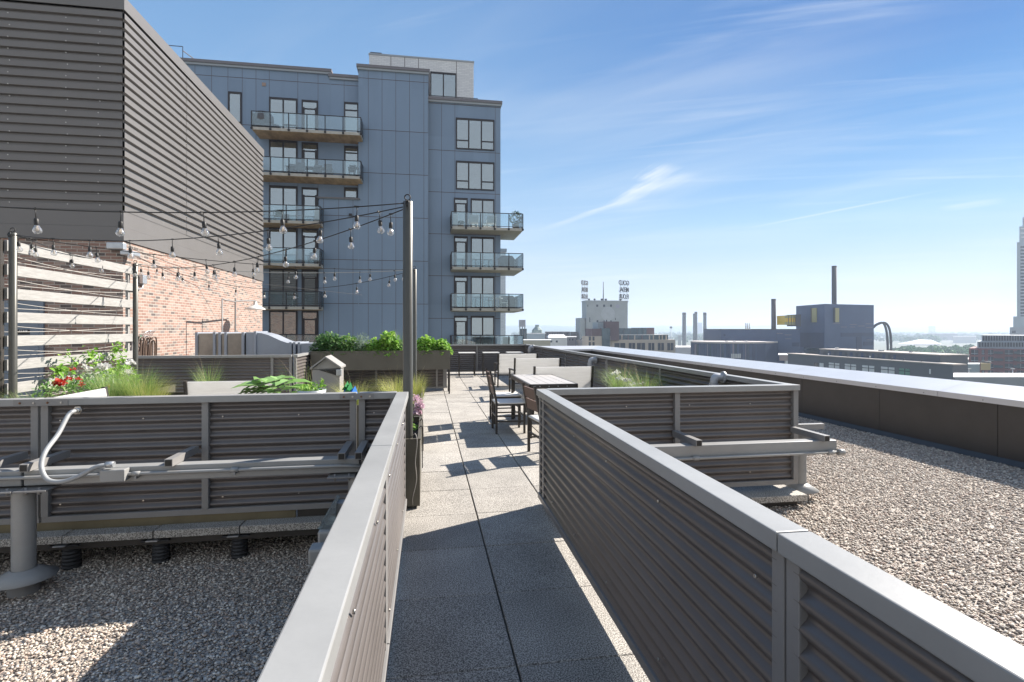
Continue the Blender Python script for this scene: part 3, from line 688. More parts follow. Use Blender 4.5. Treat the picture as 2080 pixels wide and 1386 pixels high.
# door with frame and sign
da = atY(91, 612, WY); dz = da.z
m = MB(); m.box(da.x - 1.12, da.x, WY - .045, WY - .002, 0, dz); D = wb(m, 'door_frame', door_m, BT)
m = MB(); m.box(da.x - 1.04, da.x - .08, WY - .052, WY - .046, .02, dz - .09); DL = wb(m, 'door', door_m, BT, bevel=.002)
m = MB(); m.box(da.x - 1.0, da.x - .86, WY - .08, WY - .053, .95, 1.1); m.build('handle', bolt_m, DL)
def text_mesh(txt, size, m, name, parent, loc, rot=(R(90), 0, 0), ext=.002, sx=1, align='CENTER', bold=0):
    cu = bpy.data.curves.new(name, 'FONT'); cu.body = txt; cu.size = size; cu.extrude = ext; cu.align_x = align; cu.align_y = 'CENTER'; cu.offset = bold
    tmp = bpy.data.objects.new(name, cu); COL.objects.link(tmp)
    bpy.context.view_layer.update()
    me = bpy.data.meshes.new_from_object(tmp.evaluated_get(bpy.context.evaluated_depsgraph_get()))
    bpy.data.objects.remove(tmp); me.materials.clear(); me.materials.append(m)
    o = bpy.data.objects.new(name, me); COL.objects.link(o); o.parent = parent
    o.location = loc; o.rotation_euler = rot; o.scale = (sx, 1, 1); return o
sa, sb = atY(34.5, 669.6, WY - .06), atY(60, 680, WY - .06)
SG = thing('door_sign', 'small black sign reading STAIR on the blue grey door', 'sign', ((sa.x + sb.x) / 2, WY - .055, (sa.z + sb.z) / 2))
m = MB(); m.box(sa.x, sb.x, WY - .058, WY - .0525, sb.z, sa.z); wb(m, 'plate', black_m, SG)
lw_m = mat('sign_white', (.8, .8, .8), .6)
text_mesh('STAIR', .062, lw_m, 'lettering', SG, (0, -.005, .018))
# small wall things
fa = atX(262, 506, WX + .06)
T = thing('flood_light', 'pale twin flood light on the brick corner below the metal cladding', 'light', (WX, 12.25, 3.2))
m = MB(); m.box(WX - .25, WX + .08, WY - .14, WY - .005, 3.18, 3.32); wb(m, 'housing', galv_m, T, bevel=.02)
m = MB(); m.box(WX + .02, WX + .24, WY - .16, WY + .2, 3.06, 3.16); wb(m, 'lamp_head', galv_m, T, bevel=.02)
ja = atX(291, 566, WX + .05)
T = thing('wall_box', 'small grey electrical box with a pipe low on the brick wall', 'junction box', ja)
m = MB(); m.box(WX + .003, WX + .09, ja.y - .09, ja.y + .09, ja.z - .12, ja.z + .08); wb(m, 'box', galv_m, T, bevel=.01)
m = MB(); m.tube(crv([(WX + .04, ja.y, ja.z - .12), (WX + .05, ja.y - .06, ja.z - .22), (WX + .06, ja.y - .3, ja.z - .26), (WX + .06, ja.y - .55, ja.z - .26)]), .018, 8); wb(m, 'pipe', galv_m, T)
LX = -5.55
p0, p1, p2 = atX(478, 700, LX), atX(478, 612, LX), atX(517, 611, LX)
T = thing('barn_lamp', 'white barn shade lamp on a bent pipe in front of the brick wall', 'lamp', (LX, p0.y, 0))
m = MB(); m.tube(crv([(LX, p0.y, 0), (LX, p0.y, p1.z - .1), (LX, p0.y + .05, p1.z), (LX, p0.y + .3, p1.z + .02), (LX, p2.y, p2.z), (LX, p2.y + .06, p2.z - .04)], 6), .022, 8)
m.tube([(LX, p0.y, p1.z - .02), (LX, p0.y - 1.0, p1.z)], .02, 8); m.tube([(LX, p0.y - 1.0, p1.z), (LX, p0.y - 1.0, 0)], .02, 8); wb(m, 'pipe', frame_m, T)
m = MB(); m.lathe([(.05, .0), (.06, -.1), (.11, -.14), (.22, -.19), (.31, -.25), (.315, -.27), (.30, -.268), (.2, -.2), (.05, -.13)], (LX, p2.y + .06, p2.z - .02), 28); wb(m, 'shade', white_m, T)

# ducts behind the left guard panel
duct_m = mat('weathered_duct', (.30, .26, .22), .35, .55, .22, 3, .04, 30)
duct2_m = mat('blue_grey_duct', (.33, .36, .41), .45, .2, .06, 2)
def duct_prof(pts, y): return [(atY(px, py, y).x, atY(px, py, y).z) for px, py in pts]
DYN = 13.5
T = thing('air_duct', 'weathered boxy metal air duct beside the brick wall', 'duct', (-5.0, DYN, 0))
P = duct_prof([(398, 676), (497, 674)], DYN)
m = MB(); m.box(P[0][0], P[1][0], DYN, DYN + .9, ZGL, P[0][1] - .02); wb(m, 'duct_body', duct_m, T)
for px in (400, 436, 447, 459, 494):
    x = atY(px, 674, DYN).x; m = MB(); m.box(x - .03, x + .03, DYN - .035, DYN + .93, ZGL, P[0][1] + .01); wb(m, 'flange', duct2_m, T, bevel=.004)
T = thing('air_duct', 'smooth blue grey duct curving down to a flanged joint', 'duct', (-3.6, DYN, 0))
P = duct_prof([(499, 675), (515, 675.5), (530, 677), (545, 681), (558, 687), (570, 692.5), (582, 696.5), (592, 698)], DYN)
m = MB(); m.prism(P + [(P[-1][0], ZGL), (P[0][0], ZGL)], DYN + .02, DYN + .9); wb(m, 'duct_body', duct2_m, T)
for px, py in ((518, 675), (590, 697), (598, 697)):
    q = atY(px, py, DYN); m = MB(); m.box(q.x - .03, q.x + .03, DYN - .02, DYN + .93, ZGL, q.z + .02); wb(m, 'flange', duct2_m, T, bevel=.004)
T = thing('air_duct', 'pale duct length right of the dark joint, next to the herb planter', 'duct', (-3, DYN, 0))
q = atY(606, 698, DYN); m = MB(); m.box(q.x, q.x + 1.6, DYN, DYN + .9, ZGL, q.z); wb(m, 'duct_body', duct2_m, T)
m = MB(); m.box(q.x - .01, q.x + .05, DYN - .03, DYN + .93, ZGL, q.z + .03); wb(m, 'flange', duct2_m, T, bevel=.004)

# hose rack
T = thing('hose_rack', 'brown and grey garden hoses hung in loops on the brick wall', 'hose', (WX + .1, 12.9, 1.2))
h1 = mat('brown_hose', (.12, .08, .06), .5); h2 = mat('grey_hose', (.28, .26, .25), .5)
for i in range(11):
    yy = 12.42 + .075 * i; x = WX + .09 + .03 * (i % 3); zt = 1.32 + .05 * math.sin(i * 1.3); wd = .10 + .02 * (i % 3); lo = .55 - .06 * (i % 4)
    m = MB(); m.tube(crv([(x, yy - wd, lo + .2), (x + .02, yy - wd * .9, zt - .1), (x + .03, yy, zt), (x + .02, yy + wd * .9, zt - .1), (x, yy + wd, lo + .25), (x, yy, lo)], 6), .016, 7); wb(m, 'hose_loop', h1 if i % 3 else h2, T)
m = MB()
for i in range(6): m.tube(crv([(WX + .06, 12.75 + .06 * i, 1.2), (WX + .12, 12.78 + .075 * i, 1.42), (WX + .16, 12.9 + .05 * i, 1.48)], 5), .006, 5)
m.tube([(WX + .16, 12.88, 1.48), (WX + .16, 13.2, 1.48)], .008, 5); wb(m, 'wire_rack', galv_m, T)
m = MB(); m.tube([(WX + .14, 12.5, 1.3), (WX + .14, 12.6, 1.36)], .03, 8); wb(m, 'nozzle', mat('green_nozzle', (.02, .18, .10), .5), T)

# ---------------------------------------------------------------- apartment building
ap_m = mat('blue_grey_panel', (.178, .245, .335), .42, .10, .05, .5, stretch=(1.4, 1.4, .25))
add_cells(ap_m, 1.17, 3.21, .19, .05)
joint_m = mat('panel_joint', (.085, .07, .075), .7)
coping_m = mat('coping_metal', (.16, .15, .16), .45, .2)
trim_m = mat('pale_trim', (.30, .33, .36), .5)
slab_m = mat('slab_edge', (.42, .40, .36), .85, 0, .12, 6)
soffit_m = mat('stained_soffit', (.47, .32, .20), .85, 0, .35, 2.2, stretch=(1, .4, 1))
wb_m = brick_mat('white_brick', [(0, (.60, .60, .60)), (1, (.68, .68, .67))], (.52, .53, .54), .42, .135, .03)
wframe_m = mat('window_frame', (.022, .02, .024), .4, .1)
pane_m = glass_mat('window_pane', (.75, .85, .9), .36, .55, .02, (.03, .035, .04))
railglass_m = glass_mat('balcony_glass', (.82, .90, .93), .10, .97, .02, (.3, .4, .45))
room_m = ramp_mat('room_interior', [(0, (.06, .065, .07)), (.5, (.13, .14, .14)), (1, (.22, .21, .19))], .9, source='noise', scale=.55)
blind_m = mat('roller_blind', (.55, .58, .58), .8)
YL, YB, YR = 40.5, 40.0, 40.6
AP = thing('apartment_block', 'tall blue grey panelled apartment block with glass balconies behind the terrace', 'building', (-5, 40, -38))
def X_at(px, Y): return atY(px, 600, Y).x
def wallpiece(x0, x1, y, z0, z1, seams, hz, depth=16, name='wall', cop=.34, y2=None):
    m = MB(); m.box(x0, x1, y, (y2 or y + depth), z0, z1)
    for x in seams: m.box(x - .013, x + .013, y - .004, y - .001, z0, z1 - .05, 1)
    xs = [x0 + .02] + [x1 - .02]
    for z in hz:
        if z0 < z < z1: m.box(xs[0], xs[1], y - .007, y - .0045, z - .02, z + .02, 1)
    o = wb(m, name, [ap_m, joint_m], AP)
    if cop:
        m = MB(); m.box(x0 - .12, x1 + .12, y - .22, (y2 or y + depth) + .1, z1 - .02, z1 + cop * .55); m.box(x0 - .05, x1 + .05, y - .14, (y2 or y + depth) + .05, z1 - cop * .5, z1 - .021, 1); wb(m, 'coping', [coping_m, trim_m], AP)
    return o
HZ = [16.24, 13.05, 9.82, 6.61, 3.40, .19, -3.0]
lx = lambda px: X_at(px, YL)
wallpiece(-26, lx(671), YL, -38, 20.45, [lx(p) for p in (396, 430, 463, 492, 520, 547, 605, 646)], [19.6] + HZ)
wallpiece(lx(671) + .003, -5.0, YL + .002, -38, 20.12, [lx(p) for p in (699,)], [19.6] + HZ)
bx = lambda px: X_at(px, YB)
wallpiece(-5.0, .07, YB, -38, 20.75, [bx(p) for p in (748, 776, 804, 832, 861)], [20.0] + HZ)
wallpiece(bx(648), -5.003, YB + .001, -38, 11.05, [bx(p) for p in (657, 688, 717)], [9.82, 6.61, 3.40, .19], cop=.1, y2=YL - .002)
rx_ = lambda px: X_at(px, YR)
wallpiece(.073, 5.62, YR, -38, 19.0, [rx_(p) for p in (897, 924, 1006)], [18.75, 15.2, 12.0, 8.8, 5.6, 2.35, -.85])
m = MB(); m.box(.05, .075, YB + .01, YR - .005, 0, 19.2); wb(m, 'corner_trim', mat('copper_flashing', (.28, .19, .13), .5, .4), AP)
m = MB(); pa, pb = atY(750, 112, 44), atY(962, 128, 44); m.box(pa.x, pb.x, 44, 54, 19, pb.z); wb(m, 'white_brick_penthouse', wb_m, AP)
m = MB(); m.box(pa.x - .05, pb.x + .05, 43.95, 54.05, pb.z, pb.z + .12)
for px in (794, 822, 850, 927): q = atY(px, 150, 44).x; m.box(q - .02, q + .02, 43.99, 43.997, 19, pb.z - .01, 1)
wb(m, 'penthouse_coping', [trim_m, joint_m], AP)

BLR = random.Random(4)
def window(x0, x1, z0, z1, Y, verts=(), horz=(), blind=.15, door=False, label=None):
    """frame bars + pane + room/blind behind; verts = x fractions, horz = list of (i_col, z fraction)"""
    fw = .095; m = MB(); yf0, yf1 = Y - .07, Y - .008
    m.box(x0, x1, yf0, yf1, z1 - fw * 1.6, z1); m.box(x0, x1, yf0, yf1, z0, z0 + fw); m.box(x0, x0 + fw, yf0, yf1, z0 + fw, z1 - fw * 1.6); m.box(x1 - fw, x1, yf0, yf1, z0 + fw, z1 - fw * 1.6)
    xs = [x0 + fw] + [x0 + (x1 - x0) * f for f in verts] + [x1 - fw]
    for x in xs[1:-1]: m.box(x - fw * .55, x + fw * .55, yf0 + .002, yf1, z0 + fw, z1 - fw * 1.6)
    for i, f in horz:
        z = z0 + (z1 - z0) * f; m.box(xs[i], xs[i + 1], yf0 + .004, yf1, z - fw * .5, z + fw * .5)
    if door:
        m.box(x0 + fw, x0 + fw * 2.2, yf0 + .01, yf1, z0 + fw, z0 + (z1 - z0) * .8); m.box(x1 - fw * 2.2, x1 - fw, yf0 + .01, yf1, z0 + fw, z0 + (z1 - z0) * .8)
    w = wb(m, 'balcony_door' if door else 'window', wframe_m, AP)
    m = MB(); m.box(x0 + fw * .5, x1 - fw * .5, Y - .036, Y - .03, z0 + fw * .5, z1 - fw); m.build('pane', pane_m, w)
    m = MB(); b_ = z1 - (z1 - z0) * blind * BLR.uniform(.7, 1.3)
    m.box(x0 + fw * .5, x1 - fw * .5, Y - .020, Y - .012, z0 + fw * .5, b_ - .001)
    if b_ < z1 - fw: m.box(x0 + fw * .5, x1 - fw * .5, Y - .024, Y - .012, b_, z1 - fw, 1)
    m.build('room_and_blind', [room_m, blind_m], w)
    return w
LV = [15.3, 12.2, 8.9, 5.92, 2.9, -.12]                     # slab undersides
ST = .2
def cols_left(i, zt):
    window(lx(547), lx(604), zt + .12, zt + 2.85, YL, verts=(.5,), horz=((1, .28),) if i == 0 else (), blind=(.16, .5, .2, .12, .2, .15)[i])
    window(lx(613), lx(646), zt + .10, zt + 2.80, YL, horz=((0, .76),), blind=.2, door=True)
for i, s in enumerate(LV): cols_left(i, s + ST)
window(lx(464), lx(491), 15.75, 18.55, YL, horz=((0, .22),), blind=.12)
window(lx(699), -5.05, LV[0] + ST + .1, LV[0] + ST + 2.85, YL, horz=((0, .78),), blind=.22)
window(lx(699.5), -5.05, LV[1] + ST + .1, LV[1] + ST + 2.7, YL, horz=((0, .8),), blind=.1)
window(lx(699.5), -5.12, 11.2, 12.02, YL, blind=0)
window(rx_(926), rx_(1004), 15.35, 17.75, YR, verts=(.33, .66), horz=((0, .28), (2, .28)), blind=.12)
window(rx_(926), rx_(1004), 12.25, 14.45, YR, verts=(.33, .66), horz=((0, .30), (2, .30)), blind=.0)
LR = [8.85, 5.90, 2.87, -.2]
for i, s in enumerate(LR):
    window(rx_(922), rx_(950), s + ST + .08, s + ST + 2.55, YR, horz=((0, .82),), blind=.15, door=True)
    window(rx_(956), rx_(1004), s + ST + .08, s + ST + 2.55, YR, verts=(.5,), blind=(.0, .05, .0, .1)[i])
window(atY(874, 150, 44).x, atY(927, 150, 44).x, 19.7, atY(900, 148, 44).z, 44, verts=(.5,), blind=.2)

def balcony(x0, x1, y0, y1, zb, label=None, side=True, post_n=6, soff=soffit_m):
    m = MB(); m.box(x0, x1, y0, y1, zb + .004, zb + ST); B = wb(m, 'balcony', slab_m, AP, **({'label': label} if label else {}))
    m = MB(); m.box(x0 + .03, x1 - .03, y0 + .03, y1, zb - .012, zb + .003); m.build('soffit', soff, B)
    zt, rt = zb + ST, zb + ST + 1.08
    m = MB(); m.box(x0 - .02, x1 + .02, y0 - .06, y0 - .01, rt - .05, rt); m.box(x0 + .02, x1 - .02, y0 - .05, y0 - .02, zt + .06, zt + .1)
    for k in range(post_n + 1):
        x = x0 + (x1 - x0) * k / post_n; m.box(x - .028, x + .028, y0 - .065, y0 - .008, zb + .01, rt - .052); m.box(x - .07, x + .07, y0 - .05, y0 - .003, zb + .03, zb + .16)
    for xx in (x0, x1):
        m.box(xx - .02, xx + .02, y0, y1, rt - .05, rt - .002); m.box(xx - .02, xx + .02, y0, y1, zt + .06, zt + .1)
        n = max(2, int((y1 - y0) / .55))
        for k in range(1, n + 1): y = y0 + (y1 - y0) * k / n - .03; m.box(xx - .02, xx + .02, y - .02, y + .02, zb + .01, rt - .052)
    m.build('railing', wframe_m, B)
    m = MB(); m.box(x0 + .03, x1 - .03, y0 - .036, y0 - .026, zt + .1, rt - .05)
    m.box(x0 - .004, x0 + .004, y0 + .01, y1 - .01, zt + .1, rt - .05); m.box(x1 - .004, x1 + .004, y0 + .01, y1 - .01, zt + .1, rt - .05)
    m.build('glass', railglass_m, B)
    return B
YFB = 38.7
fx = lambda px: X_at(px, YFB)
balcony(fx(511), fx(733), YFB, YL, LV[0]); balcony(fx(512), fx(733), YFB, YL, LV[1])
for s in LV[2:]: balcony(fx(512), fx(650), YFB, YL, s, post_n=4)
pale_soff = mat('pale_soffit', (.40, .37, .32), .85, 0, .15, 3)
for s in LR:
    balcony(1.74, 7.04, YFB, 42.75, s, post_n=5, soff=pale_soff)
# roof-edge rails
def rail_line(pts, h, y):
    m = MB()
    for a, b_ in zip(pts[:-1], pts[1:]): m.box(a, b_, y, y + .04, h[1] - .04, h[1])
    for a in pts: m.box(a - .02, a + .02, y + .002, y + .038, h[0], h[1] - .04)
    wb(m, 'roof_rail', wframe_m, AP)
rail_line([-4.6 + .9 * k for k in range(6)], (20.98, 21.3), 41.0); rail_line([.3 + 1.2 * k for k in range(4)], (19.2, 19.62), 41.2)
rail_line([atY(338, 95, 41).x, atY(371, 100, 41).x], (20.6, atY(371, 94, 41).z), 41.0)
m = MB(); q = atY(371, 100, 41); m.bar((q.x, 41.05, q.z - .1), (q.x + .9, 44.5, q.z - .1), .05, .05); wb(m, 'roof_rail', wframe_m, AP)
m = MB(); pa = atY(752, 105, 44); m.box(pa.x, pa.x + .9, 44.05, 44.1, pa.z - .05, pa.z); m.box(pa.x, pa.x + .04, 44.05, 44.1, pa.z - .4, pa.z - .051); m.box(pa.x + .86, pa.x + .9, 44.05, 44.1, pa.z - .4, pa.z - .051); wb(m, 'roof_rail', wframe_m, AP)
m = MB(); q = atY(713, 437, YB); m.box(q.x - .12, q.x + .08, YB - .25, YB - .01, q.z - .1, q.z + .06); wb(m, 'wall_light', wframe_m, AP)
m = MB(); q = atY(536, 172, YL); m.box(q.x - .12, q.x + .14, YL - .05, YL - .006, q.z - .12, q.z + .12); wb(m, 'wall_vent', mat('vent_tan', (.30, .22, .18), .7), AP)
# white brick wing behind the right corner
T = thing('white_building', 'narrow strip of a white brick building past the block corner', 'building', (6.6, 50, -38))
qa = atY(1027, 512, 50); m = MB(); m.box(0, qa.x, 50, 64, -38, qa.z); wb(m, 'wall', wb_m, T)
m = MB(); m.box(0, qa.x + .1, 49.9, 64.1, qa.z, qa.z + .3); wb(m, 'coping', trim_m, T)
# balcony furnishings, each a thing
grey_w = mat('grey_wicker', (.10, .10, .11), .8); pot_m = mat('pot', (.35, .30, .25), .8)
leaf_far = ramp_mat('far_leaf', [(0, (.02, .05, .02)), (.6, (.06, .12, .04)), (1, (.14, .2, .08))], .8)
def simple_chair(name, label, x, y, z, m_, rz=0, group=None, w=.55, cat='chair'):
    T = thing(name, label, cat, (x, y, z), rz, group)
    m = MB(); m.box(-w / 2, w / 2, -.26, .26, .38, .46); m.build('seat', m_, T, bevel=.02)
    m = MB(); m.prism([(.22, .46), (.30, .95), (.34, .94), (.28, .44)], -w / 2, w / 2, axis='x'); m.build('backrest', m_, T, bevel=.01)
    for sx in (-1, 1):
        for sy in (-1, 1): m = MB(); m.bar((sx * (w / 2 - .03), sy * .22, 0), (sx * (w / 2 - .05), sy * .2, .38), .03, .03); m.build('leg', m_, T)
        m = MB(); m.bar((sx * w / 2, -.24, .62), (sx * w / 2, .24, .64), .04, .03); m.bar((sx * w / 2, -.22, .40), (sx * w / 2, -.22, .61), .03, .03); m.build('armrest', m_, T)
    return T
def small_table(label, x, y, z, m_, r=.4, h=.72, group=None):
    T = thing('balcony_table', label, 'table', (x, y, z), 0, group)
    m = MB(); m.lathe([(0, h - .03), (r, h - .03), (r, h), (0, h)], n=24, smooth=False); m.build('tabletop', m_, T)
    m = MB(); m.tube([(0, 0, .12), (0, 0, h - .03)], .025, 8); m.build('stem', m_, T)
    for k in range(4): a = k * math.pi / 2 + .4; m = MB(); m.tube([(0, 0, .16), (math.cos(a) * r * .7, math.sin(a) * r * .7, .01)], .018, 6); m.build('foot', m_, T)
    return T
z1_, z2_ = LV[0] + ST, LV[1] + ST
T = thing('egg_chair', 'round wicker lounge chair at the left end of the top left balcony', 'chair', (fx(530), 39.3, z1_))
m = MB(); m.lathe([(.2, .05), (.5, .25), (.68, .6), (.66, .95), (.45, 1.2), (.42, 1.18), (.6, .92), (.6, .6), (.45, .3), (.0, .22)], n=20); m.build('shell', grey_w, T)
m = MB(); m.lathe([(.0, .0), (.4, .0), (.38, .06), (.0, .06)], n=16); m.build('base', grey_w, T)
for i, (px, s) in enumerate(((588, 'leftmost grey wicker chair on the second left balcony'), (607, 'grey wicker chair second from left on the second left balcony'), (640, 'grey chair with a pale cushion on the second left balcony'), (663, 'grey chair fourth from left on the second left balcony'))):
    simple_chair('balcony_chair', s, fx(px), 39.4 + .2 * (i % 2), z2_, grey_w, math.pi * (i % 2), 'wicker chairs on the second balcony')
T = thing('balcony_table', 'long table among the chairs of the second left balcony', 'table', (fx(610), 39.8, z2_))
m = MB(); m.box(-1.2, 1.6, -.35, .35, .70, .75); m.build('tabletop', grey_w, T)
for sx in (-1.1, 1.5):
    m = MB(); m.box(sx - .03, sx + .03, -.3, .3, 0, .70); m.build('leg', grey_w, T)
small_table('small round table at the right end of the second left balcony', fx(716), 39.3, z2_, grey_w, .38, .75)
simple_chair('balcony_chair', 'grey chair by the round table on the second left balcony', fx(714), 38.98, z2_, grey_w, 0, w=.45)
zr = [s + ST for s in LR]
simple_chair('balcony_chair', 'left white armchair on the top right balcony', fx(963), 39.3, zr[0], white_m, math.pi, 'white armchairs on the top right balcony', .7)
simple_chair('balcony_chair', 'right white armchair on the top right balcony', fx(1000), 39.3, zr[0], white_m, math.pi, 'white armchairs on the top right balcony', .7)
T = thing('storage_box', 'tall white patterned screen at the left of the top right balcony', 'screen', (fx(926), 39.4, zr[0]))
m = MB(); m.box(-.18, .18, -.15, .15, 0, 1.05); m.build('body', white_m, T, bevel=.02)
def leafball(T, name, c, r, n, size, m_, seed, zs=1.0):
    rg = random.Random(seed); m = MB()
    for i in range(n):
        v = Vector((rg.gauss(0, 1), rg.gauss(0, 1), rg.gauss(0, 1))).normalized() * r * rg.uniform(.45, 1.0) ** .6
        v.z *= zs; p = Vector(c) + v
        a = Vector((rg.uniform(-1, 1), rg.uniform(-1, 1), rg.uniform(-.4, 1))).normalized(); b_ = a.cross(Vector((rg.uniform(-1, 1), rg.uniform(-1, 1), rg.uniform(-1, 1)))).normalized()
        s = size * rg.uniform(.6, 1.3)
        m.add([p - a * s, p - b_ * s * .45, p + a * s, p + b_ * s * .45 + Vector((0, 0, s * .15))], [(0, 1, 2, 3)])
    m.build(name, m_, T)
T = thing('balcony_plant', 'big dark bushy pot plant at the corner of the top right balcony', 'plant', (fx(1050), 39.3, zr[0]))
m = MB(); m.lathe([(0, 0), (.22, 0), (.28, .4), (.24, .4)], n=16); m.build('pot', pot_m, T)
leafball(T, 'foliage', (0, 0, .85), .5, 260, .09, leaf_far, 3, 1.1)
T = thing('balcony_plant', 'small pale cactus pot on the top right balcony', 'plant', (fx(937), 39.3, zr[0]))
m = MB(); m.lathe([(0, 0), (.2, 0), (.25, .25), (.2, .25)], n=16); m.build('pot', pot_m, T); leafball(T, 'foliage', (0, 0, .4), .2, 60, .08, leaf_far, 4, 1)
def grill(label, px, z):
    T = thing('grill', label, 'grill', (fx(px), 39.6, z), group='covered grills on the right balconies')
    m = MB(); m.prism([(-.55, .0), (.55, .0), (.6, .75), (.42, .98), (-.42, .98), (-.6, .75)], -.3, .3); m.build('cover', grey_w, T, bevel=.04)
    m = MB(); m.box(-.66, .66, -.1, .1, .70, .76); m.build('side_shelf', grey_w, T)
grill('covered grill at the corner of the second right balcony', 1032, zr[1]); grill('covered grill at the corner of the third right balcony', 1034, zr[2])
small_table('white round table on the third right balcony', fx(1011), 39.2, zr[2], white_m, .45, .78)
simple_chair('balcony_chair', 'white chair beside the white table on the third right balcony', fx(1025), 39.1, zr[2], white_m, math.pi / 2)
simple_chair('bar_chair', 'pale wooden chair on the lowest right balcony', fx(1030), 39.3, zr[3], cream_m, math.pi)
simple_chair('balcony_chair', 'dark chair on the third left balcony behind the glass', fx(560), 39.4, LV[2] + ST, leaf_far, 0)
T = thing('leaning_board', 'pale patterned board leaning at the end of the third left balcony', 'board', (fx(640), 39.6, LV[2] + ST))
m = MB(); m.bar((0, 0, 0), (0, .25, 1.05), .5, .04, up=(0, 1, 0)); m.build('board', cream_m, T)
simple_chair('balcony_chair', 'blue grey chair on the fourth left balcony', fx(630), 39.5, LV[3] + ST, door_m, 0)
small_table('small table with a white top on the fifth left balcony', fx(590), 39.3, LV[4] + ST, white_m, .4, .7)
# ---------------------------------------------------------------- the city
ZG = -38.0
def PD(px, d): l = (px - CX) / FPX; return Vector(((l * _c + _s) * d, (-l * _s + _c) * d, 0))
def zat(py, d): return EYE - (py - CY) / FPX * d
def depth(p): return p.x * _s + p.y * _c
def hit(px, a, b):
    """where the vertical plane through a,b (plan points) is seen at pixel column px"""
    r = ray(px, CY); d = b - a; den = r[0] * d.y - r[1] * d.x
    t = (a.x * d.y - a.y * d.x) / den; return Vector((r[0] * t, r[1] * t, 0))
def footprint(mb, pts, z0, z1, mi=0):
    n = len(pts); vs = [(p.x, p.y, z0) for p in pts] + [(p.x, p.y, z1) for p in pts]
    mb.add(vs, [tuple(range(n))[::-1], tuple(range(n, 2 * n))] + [(i, (i + 1) % n, (i + 1) % n + n, i + n) for i in range(n)], mi)
def face_box(mb, a, b, px0, px1, py0, py1, proud=.15, th=.3, mi=0):
    """a slab standing proud of the wall a-b, given by its outline in the photograph"""
    p, q = hit(px0, a, b), hit(px1, a, b); n = Vector((-(b - a).y, (b - a).x, 0)).normalized()
    if n.dot(p) > 0: n = -n
    dm = (depth(p) + depth(q)) / 2
    z0, z1 = zat(py1, dm), zat(py0, dm); w = [p + n * proud, q + n * proud, q - n * th, p - n * th]
    footprint(mb, w, z0, z1, mi)
def city(name, label, cat, loc, group=None): return thing(name, label, cat, loc, 0, group)
def face_part(T, name, m_, a, b, px0, px1, py0, py1, proud=.15, th=.3): mb = MB(); face_box(mb, a, b, px0, px1, py0, py1, proud, th); return wb(mb, name, m_, T)
C = lambda n, c, r=.8, v=.06, s=.2, **k: mat(n, c, r, 0, v, s, **k)
conc = C('silo_concrete', (.36, .38, .38), .9, .10, .15); redb = C('dark_red_brick', (.115, .068, .072)); tanw = C('tan_stone', (.48, .40, .32)); cglass = mat('city_glass', (.05, .09, .11), .12, .3, .25, .15)
winm = mat('city_window', (.035, .045, .06), .15, .2); whitew = C('white_render', (.62, .62, .62)); greyb = C('grey_brick', (.15, .14, .15)); thm = mat('dark_blue_cladding', (.060, .095, .18), .45, .2, .10, .12)
thm2 = mat('darker_blue_cladding', (.035, .058, .12), .4, .2, .12, .1); thpink = C('reflecting_strip', (.22, .19, .22)); amber = mat('amber_glass', (.75, .50, .03), .3); amber2 = mat('dull_amber_glass', (.40, .36, .16), .4)
stackm = C('stack_metal', (.09, .09, .095)); redb2 = C('red_brick', (.20, .075, .075)); roofw = C('white_roof', (.75, .74, .73)); steelm = C('dark_steel', (.06, .06, .06))

# grain silo with rooftop signs
a, b = atY(1191, CY, 400), atY(1275, CY, 400); a.z = b.z = 0; back = Vector((0, 12, 0)); da_ = depth(a)
T = city('grain_silo', 'tall pale grain silo block with a mast and letter signs on its roof', 'building', (a.x, a.y, ZG))
zt = zat(611.5, 404); m = MB(); footprint(m, [a, b, b + back, a + back], ZG, zt); wb(m, 'silo_wall', conc, T)
m = MB(); footprint(m, [a - Vector((.4, .4, 0)), b + Vector((.4, -.4, 0)), b + back, a + back - Vector((.4, 0, 0))], zt, zt + 1.0); wb(m, 'roof_edge', conc, T)
a2 = PD(1178, 408); m = MB(); footprint(m, [a2, Vector((a.x - .05, a.y + 2, 0)), Vector((a.x - .05, a.y + 14, 0)), a2 + Vector((0, 12, 0))], ZG, zat(646, 408)); wb(m, 'lower_block', conc, T)
for px, py, w in ((1213, 619, 4), (1227, 619, 4), (1241, 619, 3.5), (1213.5, 651, 3.5), (1227, 651, 2), (1232, 650, 2.5), (1241, 651, 2.5), (1194, 619, 1.2), (1250, 646, 1.2), (1198, 645, 1.3)):
    face_part(T, 'window', winm, a, b, px - w / 2, px + w / 2, py, py + (4.5 if w < 5 else 6) * (2.2 if px == 1198 else 1))
face_part(T, 'vent_panel', C('lilac_panel', (.35, .34, .42)), a, b, 1251, 1258, 619, 626)
mc = hit(1235, a, b); m = MB()
rr0 = 15 / FPX * 404; cz = zat(637, 404)
m.add([(mc.x + rr0 * math.cos(k * math.pi / 18), mc.y - y_, cz + rr0 * math.sin(k * math.pi / 18)) for y_ in (.12, 0) for k in range(36)], [tuple(range(36)), tuple(range(71, 35, -1))] + [(k, (k + 1) % 36, 36 + (k + 1) % 36, 36 + k) for k in range(36)])
wb(m, 'faded_round_emblem', C('faded_paint', (.42, .44, .45), .9, .1, .3), T)
q = hit(1228, a, b) + Vector((0, 3, 0)); m = MB(); m.tube([(q.x, q.y, zt), (q.x, q.y, zat(569, 404))], [.45, .25], 6); wb(m, 'mast', stackm, T)
for px, w in ((1199.5, 5), (1211, 5), (1226, 6), (1234, 6), (1264, 6)):
    q = hit(px, a, b) + Vector((0, 4, 0)); r = w / 2 / FPX * 404; m = MB(); m.lathe([(r * .5, 0), (r * .9, 1.0), (r, 1.7), (0, 1.9)], (q.x, q.y, zt + .9), 10); wb(m, 'roof_vent', steelm, T)
